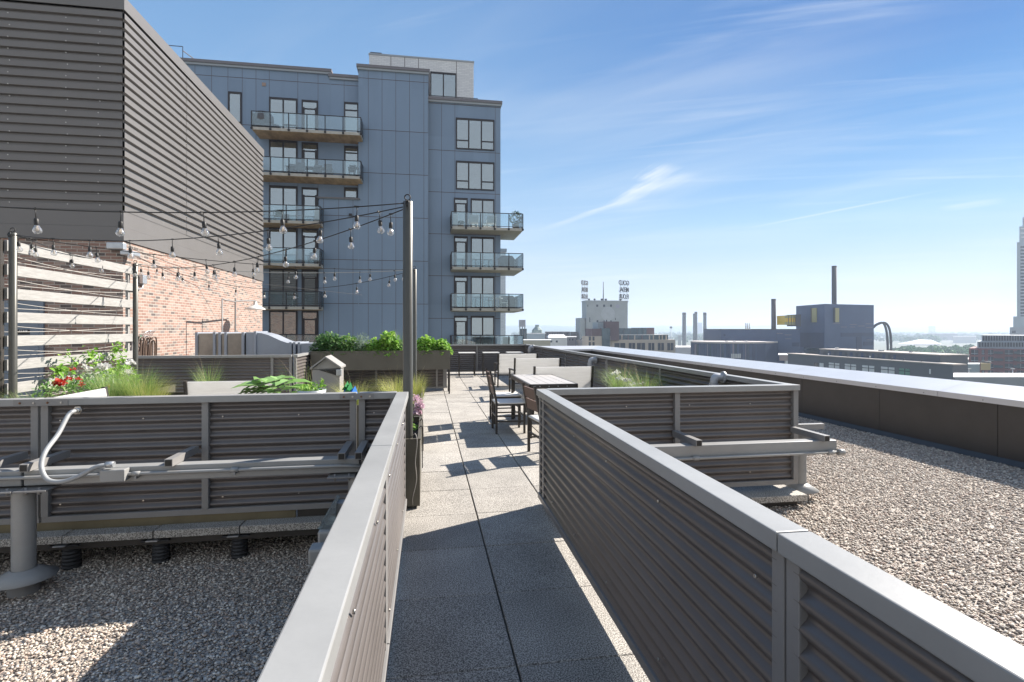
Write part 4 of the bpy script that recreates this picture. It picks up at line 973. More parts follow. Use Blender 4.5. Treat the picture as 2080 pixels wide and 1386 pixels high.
def letter_sign(label, px, d, ang, wpx):
    o0 = PD(px, d); o0.z = zt + 1
    S = thing('letter_sign', label, 'sign', o0, 0, 'open letter signs on the grain silo roof')
    for k, (tx, py) in enumerate((('GOLD', 575.2), ('MEDAL', 589), ('FLOUR', 603))):
        z = zat(py, d) - o0.z
        o = text_mesh(tx, 5.0, steelm, 'letter_row', S, (0, 0, z), (R(90), 0, math.pi + ang), .2, {4: .95, 5: .78}[len(tx)] * wpx, bold=.07)
    dx = Vector((math.cos(ang), math.sin(ang), 0)); m = MB()
    for s_ in (-4, 0, 4):
        m.tube([dx * s_, dx * s_ + Vector((0, 0, zat(571, d) - o0.z))], .05, 4); m.tube([dx * s_ + Vector((0, 4, -.5)), dx * s_ + Vector((0, 0, zat(580, d) - o0.z))], .05, 4)
    for py in (580.8, 595, 608.5): m.tube([dx * -5.2 + Vector((0, 0, zat(py, d) - o0.z)), dx * 5.2 + Vector((0, 0, zat(py, d) - o0.z))], .09, 4)
    m.build('scaffold', steelm, S)
letter_sign('right rooftop sign of open letters seen from behind, reading GOLD MEDAL FLOUR in reverse', 1267.5, 406, .5, .92)
letter_sign('left rooftop sign of open letters seen from behind, tighter and more turned away', 1187.5, 412, .75, .8)

# round silo and buildings before it
q = PD(1184, 360); r = 13 / FPX * 360; T = city('round_silo', 'squat round concrete silo left of the grain silo', 'silo', (q.x, q.y, ZG))
m = MB(); m.lathe([(r, 0), (r, zat(691, 360) - ZG), (0, zat(690, 360) - ZG)], (q.x, q.y, ZG), 24); wb(m, 'drum', C('round_concrete', (.36, .34, .31), .9, .12, .2), T)
m = MB(); m.bar((q.x - 3, q.y - 3, zat(691, 360)), (q.x + 1.5, q.y - 3, zat(682, 360)), .5, .5); m.bar((q.x + 1.5, q.y - 3, zat(682, 360)), (q.x + 4, q.y - 3, zat(683, 360)), .5, .5); wb(m, 'spout', steelm, T)
Y = 300
T = city('apartment_building', 'tan framed apartment building with brown brick tower and glass upper floors', 'building', (90, Y, ZG))
a, b = atY(1240, CY, Y), atY(1372, CY, Y); a.z = b.z = 0; bk = Vector((0, 25, 0)); d_ = depth((a + b) / 2)
m = MB(); footprint(m, [a, b, b + bk, a + bk], ZG, zat(690.5, d_)); wb(m, 'tan_wall', tanw, T)
for i, (x0, x1) in enumerate(((1248, 1270), (1277, 1290), (1294, 1310), (1317, 1329), (1336, 1348.5), (1355.5, 1368))):
    w = face_part(T, 'window', winm, a, b, x0, x1, 697, 712, .1)
    mb = MB(); xm = (x0 + x1) / 2; face_box(mb, a, b, xm - .4, xm + .4, 697.2, 711.8, .22); mb.build('mullion', tanw, w)
    face_part(T, 'window', winm, a, b, x0, x1, 718, 733, .1)
up = Vector((0, 3, 0)); a1, b1 = hit(1256, a + up, b + up), hit(1357, a + up, b + up); m = MB(); footprint(m, [a1, b1, b1 + bk, a1 + bk], zat(690.5, d_), zat(681, d_)); wb(m, 'glass_floor', cglass, T)
for px in (1262, 1275, 1288, 1303, 1318, 1326, 1338, 1344, 1352): face_part(T, 'pier', redb if px % 2 else tanw, a1, b1, px, px + 2.2, 681.5, 690, .2)
m = MB(); footprint(m, [a1 - Vector((.5, .5, 0)), b1 + Vector((.8, -.5, 0)), b1 + bk, a1 + bk], zat(681, d_), zat(680, d_)); wb(m, 'roof', whitew, T)
a2, b2_ = hit(1256, a + up * 2, b + up * 2), hit(1313, a + up * 2, b + up * 2); m = MB(); footprint(m, [a2, b2_, b2_ + bk, a2 + bk], zat(680, d_), zat(667, d_)); wb(m, 'glass_floor', cglass, T)
for px in (1266, 1280, 1294, 1306): face_part(T, 'pier', stackm, a2, b2_, px, px + .7, 667.5, 680, .2)
m = MB(); a3 = hit(1313.2, a + up * 3, b + up * 3); b3 = hit(1329, a + up * 3, b + up * 3); footprint(m, [a3, b3, b3 + bk, a3 + bk], zat(680, d_), zat(666, d_)); wb(m, 'stair_block', redb, T)
a4, b4 = hit(1230, a - up * .3, b - up * .3), hit(1257.5, a - up * .3, b - up * .3); m = MB(); footprint(m, [a4, b4, b4 + bk * .6, a4 + bk * .6], zat(692, d_), zat(653.5, d_)); wb(m, 'brick_tower', redb, T)
a5, b5 = hit(1195, a - up * .6, b - up * .6), hit(1239.7, a - up * .6, b - up * .6); m = MB(); footprint(m, [a5, b5, b5 + bk * .5, a5 + bk * .5], ZG, zat(683, d_)); wb(m, 'tan_wall', tanw, T)
m = MB(); a6 = hit(1202, a - up * .5, b - up * .5); b6 = hit(1229.8, a - up * .5, b - up * .5); footprint(m, [a6, b6, b6 + bk * .5, a6 + bk * .5], zat(682.9, d_), zat(668, d_)); wb(m, 'brown_floor', redb, T)
face_part(T, 'glass_bay', cglass, a5, b5, 1222.5, 1238.5, 667, 730, .5, 4)
for x0 in (1196, 1203.5):
    for y0 in (684, 695, 706): face_part(T, 'window', winm, a5, b5, x0, x0 + 4, y0, y0 + 8)
a7, b7 = hit(1214, a + up, b + up), hit(1229.8, a + up, b + up); m = MB(); footprint(m, [a7, b7, b7 + bk * .4, a7 + bk * .4], zat(668, d_), zat(655, d_)); wb(m, 'plant_room', C('plant_grey', (.25, .30, .33)), T)

def simple_block(name, label, cat, px0, px1, d, ytop, m_, dep=14, wins=(), roof=None, group=None, ybase=None, y1=None):
    a, b = PD(px0, d), PD(px1, d); bk = None; T = city(name, label, cat, (a.x, a.y, ZG), group)
    ra, rb = a.normalized() * dep, b.normalized() * dep
    m = MB(); footprint(m, [a, b, b + rb, a + ra], ZG if ybase is None else zat(ybase, d), zat(ytop, d)); wb(m, 'wall', m_, T)
    if roof: m = MB(); e = (b - a).normalized() * .4; footprint(m, [a - e, b + e, b + rb + e, a + ra - e], zat(ytop, d), zat(ytop, d) + d * .0012); wb(m, 'roof', roof, T)
    for (x0, x1, y0, y1) in wins: face_part(T, 'window', winm, a, b, x0, x1, y0, y1)
    return T, a, b
simple_block('warehouse', 'long dark grey brick warehouse before the wooded ridge', 'building', 1107, 1158, 420, 674, greyb, 20, [(1111 + 5 * i, 1113 + 5 * i, 677, 679.5) for i in range(9)])
simple_block('warehouse', 'darker grey block at the right end of the long warehouse', 'building', 1158.5, 1172, 410, 674.5, stackm, 20)
simple_block('warehouse', 'low dark grey building just left of the round silo', 'building', 1145, 1170, 340, 685.5, greyb, 20, [(1150 + 6 * i, 1152.5 + 6 * i, 688, 692) for i in range(3)], roofw)
T, a, b = simple_block('house', 'white building with two dark windows and a pale pitched roof', 'building', 1113, 1152, 300, 686, whitew, 14, [(1118, 1121.5, 692, 696), (1129, 1133, 692, 696), (1118, 1122, 704, 709), (1131, 1135, 704, 709)])
m = MB(); bk = Vector((_s * 14, _c * 14, 0)); z0_, z1_r = zat(686, 300), zat(680, 300); mid = bk * .5
m.add([(*a.xy, z0_), (*b.xy, z0_), (*(b + bk).xy, z0_), (*(a + bk).xy, z0_), (*(a + mid + (b - a) * .1).xy, z1_r), (*(b + mid - (b - a) * .1).xy, z1_r)], [(0, 1, 5, 4), (2, 3, 4, 5), (0, 4, 3), (1, 2, 5), (0, 3, 2, 1)]); wb(m, 'pitched_roof', roofw, T)
simple_block('shed', 'plain tan wall of a low building beyond the lowest balcony', 'building', 1060, 1118, 260, 692, C('tan_wall2', (.42, .37, .28)), 14, roof=roofw)
simple_block('shed', 'pale blue low shed with a light sloping roof near the hopper', 'building', 1070, 1107, 380, 678.5, C('pale_blue_wall', (.40, .46, .50)), 14, roof=roofw)
T, a, b = simple_block('roof_tank', 'grey boxy tank on legs above the low roofs', 'tank', 1054, 1067.5, 330, 650, C('tank_grey', (.33, .33, .36)), 4, ybase=664)
for px in (1056, 1061, 1066): q = PD(px, 331); m = MB(); m.bar((*q.xy, ZG), (*q.xy, zat(664, 331)), .5, .5); wb(m, 'leg', stackm, T)
simple_block('plant_room', 'small glazed plant room under the boxy tank', 'building', 1055.5, 1070, 335, 668, cglass, 6)
T = city('hopper', 'green grey hopper with a slanting conveyor left of the silos', 'hopper', PD(1092, 400) + Vector((0, 0, ZG)))
m = MB(); q = PD(1091, 400); m.lathe([(.5, -10), (4, 0), (4, 2), (1.5, 4.5), (1.5, 6)], (q.x, q.y, zat(676, 400)), 8, smooth=False); wb(m, 'bin', C('hopper_green', (.22, .28, .27)), T)
m = MB(); q2 = PD(1076, 400); m.bar((q.x, q.y, zat(668, 400)), (q2.x, q2.y, zat(681, 400)), 1, 1); m.bar((q.x, q.y, ZG), (q.x, q.y, zat(680, 400)), 2, 2, up=(0, 1, 0)); wb(m, 'conveyor', stackm, T)
simple_block('narrow_tower', 'slim grey building edge between the apartment block and the skyline', 'building', 1019, 1027, 300, 648, C('slim_grey', (.33, .33, .35)), 8)

# four tall stacks of the power plant
for i, (x0, x1, yt, d, lb) in enumerate(((1386, 1393.5, 635.5, 700, 'leftmost of the four slim grey plant stacks'), (1407.8, 1412, 637.5, 760, 'thinner stack half hidden by the tall middle stack'), (1411, 1416.4, 634, 700, 'middle stack, tallest of the four slim plant stacks'), (1428.5, 1435, 635.5, 700, 'rightmost of the four slim grey plant stacks'))):
    q = PD((x0 + x1) / 2, d); r = (x1 - x0) / 2 / FPX * d; T = city('smoke_stack', lb, 'chimney', (q.x, q.y, ZG), 'slim stacks of the far power plant')
    m = MB(); m.lathe([(r * 1.1, 0), (r, zat(yt, d) - ZG)], (q.x, q.y, ZG), 14); wb(m, 'shaft', C('stack_grey%d' % i, (.16, .17, .19)), T)
    m = MB(); m.lathe([(r * 1.06, -2.5), (r * 1.06, .2), (r * .6, .2)], (q.x, q.y, zat(yt, d)), 14); wb(m, 'rim', stackm, T)

# theatre
d0 = 250; A_, B_, C_ = PD(1617, 274), PD(1675, 250), PD(1775, 262)
T = city('theatre', 'big dark blue theatre block with amber windows and a jutting yellow box', 'building', (B_.x, B_.y, ZG))
zt = zat(617.5, 250); D_ = A_ + (C_ - B_) * 1.0
m = MB(); footprint(m, [A_, B_, C_, D_], ZG, zt); wb(m, 'tower_wall', thm, T)
for (x0, x1, y0, y1, fa_, mm, pr) in ((1650, 1659.5, 626, 655, (A_, B_), amber2, .3), (1694.5, 1703.5, 626, 655, (B_, C_), amber2, .3)):
    w = face_part(T, 'amber_window', mm, *fa_, x0, x1, y0, y1, pr); mb = MB(); face_box(mb, *fa_, x0 - 1.4, x0 - .05, y0 - 1, y1, pr + .3); mb.build('reveal', stackm, w)
face_part(T, 'glass_wall', thm2, A_, B_, 1626, 1673, 676, 706, .12); face_part(T, 'glass_wall', cglass, A_, B_, 1634, 1665, 707, 718, .2)
face_part(T, 'glass_wall', thm2, B_, C_, 1708, 1774, 676, 684, .12); face_part(T, 'glass_wall', thm2, B_, C_, 1739, 1750, 684.2, 714, .12); face_part(T, 'glass_wall', thm2, B_, C_, 1754, 1774.5, 694, 702, .12)
for x0, x1, y in ((1692, 1706, 657), (1726, 1740, 659), (1708, 1720, 664), (1726, 1736, 664), (1742, 1756, 662), (1758, 1774, 657.5), (1758, 1772, 665), (1760, 1771, 690), (1762, 1770, 710)): face_part(T, 'reflection_band', thpink, B_, C_, x0, x1, y, y + 1.1, .1)  # matte bands, the light they reflect is put into their colour
m = MB(); e1, e2 = PD(1596.5, 262), PD(1617.5, 262); bk = Vector((_s * 9, _c * 9, 0)); footprint(m, [e1, e2, e2 + bk, e1 + bk], zat(660, 262), zat(641, 262)); Yb = wb(m, 'yellow_box', amber, T)
for y0, y1 in ((640.8, 646), (654.5, 660.3)): mb = MB(); face_box(mb, e1, e2, 1596.2, 1617, y0, y1, .15, 1); mb.build('dull_band', amber2, Yb)  # duller amber bands across the top and bottom of the box
for px in (1601, 1607, 1612): mb = MB(); face_box(mb, e1, e2, px, px + .5, 641, 660, .3, .1); mb.build('mullion', steelm, Yb)
m = MB(); s1, s2 = PD(1617.5, 261), PD(1627, 261); footprint(m, [s1, s2, s2 + bk, s1 + bk], zat(663, 261), zat(639, 261)); wb(m, 'neck', stackm, T)
s1, s2 = PD(1465, 285), PD(1625, 262); bk = Vector((_s * 26, _c * 26, 0)); m = MB(); footprint(m, [s1, s2, s2 + bk, s1 + bk], ZG, zat(669.8, 270)); wb(m, 'long_wall', thm, T)
m = MB(); footprint(m, [s1 - Vector((.5, .5, 0)), s2 - Vector((0, .5, 0)), s2 + bk, s1 + bk], zat(669.8, 270), zat(669.8, 270) + .3); wb(m, 'roof', stackm, T)
for x0, x1, y0, y1, mm in ((1470, 1474, 679, 683, thm2), (1563, 1577, 698, 706, thm2), (1609, 1624, 696, 704, thm2), (1563, 1573, 708, 718, cglass), (1578, 1590, 677, 678, thpink), (1594, 1608, 680, 681, thpink), (1595, 1608, 688, 689, thpink), (1577.5, 1578, 671, 740, thm2)): face_part(T, 'glass_wall' if mm != thpink else 'reflection_band', mm, s1, s2, x0, x1, y0, y1, .12)
arc = [PD(px, d) for px, d in ((1403, 262), (1412, 255), (1430, 249), (1452, 245), (1478, 242), (1505, 241), (1530, 242), (1555, 246), (1580, 255))]
m = MB(); footprint(m, arc + [PD(1580, 262), PD(1410, 275)], ZG, zat(697.5, 248)); wb(m, 'curved_wall', thm2, T)
m = MB(); footprint(m, [p * .999 for p in arc] + [PD(1580, 262), PD(1410, 275)], zat(697.5, 248) + .001, zat(697.5, 248) + .7); wb(m, 'curved_roof', C('pinkish_roof', (.42, .38, .36)), T)
rg = random.Random(5)
for k in range(26):
    px = 1405 + k * 5.2 + rg.uniform(-1, 1); i = max(j for j in range(8) if True and (1403, 1412, 1430, 1452, 1478, 1505, 1530, 1555)[j] <= px)
    face_part(T, 'wall_strip', [thm, thpink, cglass, thm, thm2][k % 5], arc[i], arc[i + 1], px, px + rg.uniform(1, 3), 699, 740, .06)
for k in range(6):
    face_part(T, 'roof_sign_letter', whitew, arc[4], arc[5], 1485 + k * 3.4, 1487.2 + k * 3.4, 718.8, 727.5, .5)
for px in (1477, 1493, 1517): q = PD(px, 252); m = MB(); m.box(q.x - .5, q.x + .5, q.y, q.y + 1, zat(697, 252), zat(692, 252)); wb(m, 'roof_unit', whitew, T)
for px in (1515, 1518.5, 1522.5): q = PD(px, 272); m = MB(); m.tube([(q.x, q.y, zat(670, 272)), (q.x, q.y, zat(656.5, 272))], .28, 6); wb(m, 'flue', whitew, T)
for x0, x1, yt, d, lb in ((1567, 1576, 608, 272, 'shorter dark chimney on the theatre roof left of the yellow box'), (1690, 1699, 541, 262, 'tallest dark chimney rising from the theatre roof')):
    q = PD((x0 + x1) / 2, d); r = (x1 - x0) / 2 / FPX * d; S = city('chimney', lb, 'chimney', (q.x, q.y, zat(669, d)), 'dark chimneys on the theatre')
    m = MB(); m.lathe([(r, zat(669, d)), (r, zat(yt, d)), (r * .8, zat(yt, d)), (r * .8, zat(yt, d) - 1)], (q.x, q.y, 0), 18); wb(m, 'shaft', stackm, S)
    m = MB(); m.lathe([(r * 1.04, zat(yt, d) - .5), (r * 1.04, zat(yt, d) + .1), (r * .8, zat(yt, d) + .1)], (q.x, q.y, 0), 18); wb(m, 'rim', steelm, S)
for i, dx in enumerate((0, 7)):
    S = city('curved_mast', ('left' if i == 0 else 'right') + ' one of two bent dark tubes beside the theatre', 'mast', PD(1803 + dx, 300) + Vector((0, 0, ZG)), 'twin bent tubes')
    pts = [(1774, 666), (1779 + dx * .3, 660), (1791 + dx * .6, 655.5), (1797 + dx * .9, 661), (1801 + dx, 675), (1803 + dx, 700), (1804 + dx, 760)]
    m = MB(); m.tube(crv([PD(px, 300) + Vector((0, 0, zat(py, 300))) for px, py in pts], 6), .62, 8); wb(m, 'tube', stackm, S)

# dark long building in front of the theatre
XD = 140.0; q1, q2 = PD(1667, 190), PD(1910, 146); q1.x = q2.x = XD; q1.y, q2.y = 170, 125
T = city('office_building', 'long dark grey office building with white window blinds behind the parapet', 'building', (XD, 125, ZG))
dg = C('dark_grey_wall', (.11, .115, .125), .8, .08, .1); m = MB(); m.box(XD, XD + 9, q2.y, q1.y, ZG, -5.8); wb(m, 'upper_wall', dg, T)
m = MB(); m.box(XD - .3, XD + 9.3, q2.y - .3, q1.y + .3, -5.8, -5.5); wb(m, 'roof_edge', C('roof_edge_tan', (.34, .30, .27)), T)
XE = 136.0; m = MB(); zl = zat(737, depth(hit(1860, Vector((XE, 0, 0)), Vector((XE, 10, 0))))); m.box(XE, XD - .01, 118, 182, ZG, zl); wb(m, 'lower_wall', dg, T)
m = MB(); m.box(XE - .3, XD - .02, 117.7, 182.3, zl, zl + .3); wb(m, 'lower_roof', C('gravelly_roof', (.38, .33, .29)), T)
ea, eb = Vector((XE, 118, 0)), Vector((XE, 182, 0)); blw = mat('white_blind', (.62, .61, .60), .7); grw = mat('green_glass', (.08, .22, .16), .3)  # blinds are plain white, without glow
for x0, x1, y0, y1, mm in ((1654, 1662, 737, 745, winm), (1665, 1673, 738, 746, blw), (1684, 1705, 737.5, 748, blw), (1716.5, 1739, 740, 751, blw), (1752, 1776, 743, 756, blw), (1790, 1817, 746, 760, blw), (1827, 1848, 749, 762, grw), (1888, 1891, 750, 760, blw)):
    w = face_part(T, 'window', mm, ea, eb, x1, x0, y0, y1, .1)
    if x1 - x0 > 10:
        for xx in (x0 + (x1 - x0) * .55,): mb = MB(); face_box(mb, ea, eb, xx + .5, xx - .5, y0, y1, .2); face_box(mb, ea, eb, x1, x0, y0 + (y1 - y0) * .33, y0 + (y1 - y0) * .42, .21); mb.build('mullion', winm, w)
for i in range(14): px = 1672 + i * 11; face_part(T, 'cladding_strip', thm2 if i % 2 else stackm, Vector((XD, 125, 0)), Vector((XD, 170, 0)), px + 5, px, 713 + i * .6, 722 + i, .06)
simple_block('canopy_building', 'pinkish flat canopy on white posts beside the dark office building', 'building', 1583, 1634, 215, 722, C('pinkish_wall', (.30, .24, .23)), 14, ybase=733, roof=roofw)
for px in (1597, 1605.5):
    q = PD(px, 215.5); m = MB(); m.bar((*q.xy, ZG), (*q.xy, zat(733, 215.5)), .8, .8); o = m.build('canopy_post', whitew); leaf_col(o, ('left' if px < 1600 else 'right') + ' white post under the pinkish canopy', 'post')

for px, w, h, yb in ((1700, 5, 3, 716), (1742, 3, 2, 718), (1790, 7, 2.5, 720), (1850, 4, 3, 723)):
    q = hit(px, Vector((XD + 4, 125, 0)), Vector((XD + 4, 170, 0))); dq = depth(q); r = w / 2 / FPX * dq; m = MB(); m.box(q.x - r, q.x + r, q.y - r, q.y + r, -5.5, -5.5 + h / FPX * dq); wb(m, 'roof_unit', [whitew, dg, trim_m, stackm][int(px) % 4], T)
for px in (1683, 1722, 1767, 1812, 1836, 1872):
    q = hit(px, Vector((XE + 1.5, 118, 0)), Vector((XE + 1.5, 182, 0))); m = MB(); m.tube([(q.x, q.y, zl + .3), (q.x, q.y, zl + 1.0)], .16, 6); wb(m, 'roof_pipe', whitew if px % 2 else stackm, T)
# red brick flats and tower at the right edge
d = 230; a, b = PD(1968, d), PD(2110, d * .93)
T = city('brick_flats', 'red brick flats with two glazed upper storeys at the right picture edge', 'building', (a.x, a.y, ZG))
bk = Vector((24, 18, 0)); m = MB(); footprint(m, [a, b, b + bk, a + bk], ZG, zat(707.5, d)); wb(m, 'brick_wall', redb2, T)
a1, b1 = hit(1985, a + Vector((1, 2.5, 0)), b + Vector((1, 2.5, 0))), hit(2110, a + Vector((1, 2.5, 0)), b + Vector((1, 2.5, 0)))
m = MB(); footprint(m, [a1, b1, b1 + bk * .8, a1 + bk * .8], zat(707.4, d), zat(694, d)); wb(m, 'glazed_storey', trim_m, T)
a2, b2_ = hit(1994, a1 + Vector((1, 2.5, 0)), b1 + Vector((1, 2.5, 0))), hit(2110, a1 + Vector((1, 2.5, 0)), b1 + Vector((1, 2.5, 0)))
m = MB(); footprint(m, [a2, b2_, b2_ + bk * .7, a2 + bk * .7], zat(693.9, d), zat(681, d)); wb(m, 'glazed_storey', trim_m, T)
for k in range(16): face_part(T, 'window', winm, a2, b2_, 1996 + k * 5.4, 2000 + k * 5.4, 682.5, 692.5, .1); face_part(T, 'window', winm, a1, b1, 1988 + k * 5.8, 1992 + k * 5.8, 696, 705, .1)
for r_ in range(4):
    for x0, x1 in ((1973, 1987), (1994, 2000), (2007, 2018), (2041, 2058), (2066, 2080)):
        w = face_part(T, 'window', winm, a, b, x0, x1, 711 + r_ * 14, 721 + r_ * 14, .12); mb = MB(); face_box(mb, a, b, (x0 + x1) / 2 - .5, (x0 + x1) / 2 + .5, 711 + r_ * 14, 721 + r_ * 14, .22); face_box(mb, a, b, x0, x1, 718 + r_ * 14, 719 + r_ * 14, .23); mb.build('frame', trim_m, w)
    for x0, x1 in ((2020, 2038), (2060, 2072)): face_part(T, 'balcony', cglass, a, b, x0, x1, 714 + r_ * 14, 719 + r_ * 14, 1.4)
T = city('high_rise', 'pale blue stepped high rise cut by the right picture edge', 'building', PD(2078, 480) + Vector((0, 0, ZG)))
hr = mat('high_rise_glass', (.26, .32, .36), .4, .1, .05, .1); dd = 480
for x0, yt in ((2065.5, 491), (2070.5, 458), (2077, 438), (2058, 643)):
    a, b = PD(x0, dd + (x0 - 2058) * .4), PD(2125, dd + (x0 - 2058) * .4); m = MB(); footprint(m, [a, b, b * 1.06, a * 1.06], ZG, zat(yt, dd)); wb(m, 'wall', hr, T)
a, b = PD(2065.5, dd + 3), PD(2125, dd + 3)
for k in range(22): face_part(T, 'window_band', winm, a, b, 2073, 2100, 500 + k * 6.7, 504.5 + k * 6.7, .3, .5)
for x0, y0 in ((2073, 464), (2073, 473), (2073, 481)): face_part(T, 'light_slot', whitew, PD(2070.5, dd + 5), PD(2125, dd + 5), x0, 2080, y0, y0 + 2, .4)
simple_block('roof_block', 'grey block stepping down in front of the high rise', 'building', 2051, 2120, 420, 665, C('lavender_grey', (.30, .32, .36)), 20, [(2056, 2063, 672, 677)])
# roofs between
simple_block('flat_roofed_hall', 'broad hall with a flat tan roof beyond the dark office', 'building', 1906, 2040, 330, 731.5, dg, 30, roof=C('tan_roof', (.36, .31, .28)))
simple_block('black_annex', 'low black annex right of the dark office corner', 'building', 1912, 1952, 200, 738.5, stackm, 18, roof=C('annex_roof', (.33, .30, .29)))
simple_block('glass_annex', 'pale glazed annex behind the white flat roof', 'building', 1953, 1990, 205, 740, C('hazy_glass', (.20, .25, .28), .4), 12)
T, a, b = simple_block('cooling_tower', 'small tan rooftop cooling unit near the red flats', 'roof unit', 1992, 2012, 180, 738, C('cooling_tan', (.42, .33, .18)), 6, ybase=752); q = PD(2002, 182); m = MB(); m.lathe([(1.6, 0), (1.4, .5), (0, .6)], (q.x, q.y, zat(738, 180)), 10); wb(m, 'fan_cap', steelm, T)
simple_block('white_roof_building', 'near white flat roof just over the parapet cap', 'building', 1940, 2150, 120, 767, C('grey_parapet', (.24, .25, .27)), 14, roof=roofw)
for i, px in enumerate((1968, 2057)):
    q = PD(px, 150); T = city('roof_light_pole', ('left' if i == 0 else 'right') + ' white T shaped lamp on the low roofs before the red flats', 'lamp', (q.x, q.y, ZG), 'white roof lamps')
    m = MB(); m.tube([(q.x, q.y, ZG), (q.x, q.y, zat(750, 150))], .12, 6); wb(m, 'pole', whitew, T); m = MB(); m.box(q.x - .6, q.x + .6, q.y - .2, q.y + .2, zat(750, 150), zat(750, 150) + .12); wb(m, 'lamp_head', whitew, T)
# far middle ground
T, a, b = simple_block('white_tent_hall', 'bright white peaked tent roof among the trees', 'hall', 1856, 1910, 1300, 699, whitew, 30)
m = MB(); pk = [PD(1867, 1320) + Vector((0, 0, zat(690, 1300))), PD(1892, 1320) + Vector((0, 0, zat(691, 1300)))]; bk = Vector((0, 40, 0)); a0, b0 = PD(1852, 1295), PD(1914, 1295); zz = zat(699.5, 1300)
m.add([(*a0.xy, zz), (*b0.xy, zz), (*(b0 + bk).xy, zz), (*(a0 + bk).xy, zz), tuple(pk[0]), tuple(pk[1])], [(0, 1, 5, 4), (1, 2, 5), (2, 3, 4, 5), (3, 0, 4), (0, 3, 2, 1)]); wb(m, 'tent_roof', roofw, T)
simple_block('long_white_hall', 'long low building with a white wall line right of the tent roof', 'hall', 1936, 1983, 1500, 683.5, C('hall_grey', (.5, .5, .48)), 60)
simple_block('long_dark_hall', 'long brownish flat building on the far side behind the tent', 'hall', 1873, 1945, 1900, 678, C('hall_brown', (.2, .19, .18)), 60)
simple_block('distant_tower', 'lone pale tower block on the ridge between the plant stacks', 'tower', 1417, 1426.5, 3200, 655.5, C('distant_tower', (.28, .28, .32)), 40)
simple_block('distant_block', 'flat topped block on the skyline above the tent', 'tower', 1886, 1900, 3600, 662, C('distant_block', (.26, .30, .33)), 60)
simple_block('pale_tank', 'small pale block standing in front of the leftmost plant stack', 'building', 1377, 1383.5, 800, 681, C('pale_tank', (.45, .46, .48)), 20)
for i, px in enumerate((1363, 1364)):
    pass
q = PD(1363, 900); T = city('water_tower', 'tiny distant water tower above the ridge left of the stacks', 'tower', (q.x, q.y, ZG)); m = MB(); m.tube([(q.x, q.y, ZG), (q.x, q.y, zat(666, 900))], .6, 6); wb(m, 'stem', whitew, T); m = MB(); m.lathe([(.5, -1), (2.3, 0), (2.3, 2), (.4, 3)], (q.x, q.y, zat(666.5, 900)), 8); wb(m, 'tank', stackm, T)
simple_block('plant_hall', 'pale flat power plant hall at the foot of the stacks', 'building', 1369, 1403, 560, 707, C('plant_hall', (.32, .31, .33)), 60, roof=C('plant_roof', (.5, .48, .46)))
frm = random.Random(11); fm = [C('far_wall%d' % i, c) for i, c in enumerate(((.42, .40, .37), (.28, .24, .22), (.55, .55, .54), (.20, .21, .23)))]
SPOT = ((1098, 1168, 'left of the round silo'), (1338, 1384, 'between the tan framed building and the plant stacks'), (1436, 1463, 'just right of the plant stacks'), (1782, 1850, 'right of the bent tubes'), (1850, 1910, 'above the white tent roof'), (1912, 1982, 'left of the red brick flats'))
CN = ('beige', 'brown', 'white', 'dark grey')
for i in range(72):
    x0, x1, where = SPOT[i % 6]; px = frm.uniform(x0, x1 - 3); y = frm.triangular(671, 700, 674); dd = min(39.5 * FPX / (y - 668.9), frm.uniform(3000, 5200))
    if px > 1780: dd = max(dd, 1750 + frm.uniform(0, 900))
    w = min(frm.uniform(3, 15) * (600 / dd) ** .35, x1 - px); hgt = frm.uniform(5, 14); kk = frm.randrange(4)
    a, b = PD(px, dd), PD(px + w, dd); bk = Vector((_s, _c, 0)) * frm.uniform(20, 50)
    T = city('distant_building', '%s %s building under the ridge, %s' % ('broad' if w > 7 else 'narrow', CN[kk], where), 'building', (a.x, a.y, ZG), 'distant low buildings in the haze')
    m = MB(); footprint(m, [a, b, b + bk, a + bk], ZG, ZG + hgt); wb(m, 'wall', fm[kk], T); m = MB(); footprint(m, [a, b, b + bk, a + bk], ZG + hgt + .01, ZG + hgt + .8); wb(m, 'roof', roofw if kk == 2 else fm[(kk + 1) % 4], T)

# ground, ridge and woods
gm = mat('city_ground', (.055, .09, .045), .95, 0, .3, .006, col2=(.15, .155, .13))
m = MB(); m.add([(-2500, -55, ZG), (8000, -55, ZG), (8000, 8000, ZG), (-2500, 8000, ZG)], [(0, 1, 2, 3)]); leaf_col(m.build('ground', gm), 'hazy city ground reaching to the horizon', None, kind='structure')
rg = np.random.default_rng(2); hm = mat('wooded_ridge', (.06, .12, .07), .95, 0, .35, .01)
m = MB(); rows = []
for j, (d, base) in enumerate(((3900, -38), (4400, -6), (4900, 14), (5400, 30), (6200, 34), (6700, 20))):
    row = []
    for i in range(140):
        px = 900 + i * 9.3; p = PD(px, d); h = 0 if j == 0 else 7 * math.sin(px * .011 + j) + 5 * math.sin(px * .037 + j * 2) + rg.uniform(-3, 3) + (7 if 1100 < px < 1350 else 0) * (j > 2)
        row.append((p.x, p.y, base + h))
    rows.append(row)
vs = [v for r_ in rows for v in r_]; n = 140
m.add(vs, [(j * n + i, j * n + i + 1, (j + 1) * n + i + 1, (j + 1) * n + i) for j in range(5) for i in range(n - 1)], 0, True)
leaf_col(m.build('hills', hm), 'long wooded ridge closing the horizon', None, kind='structure')
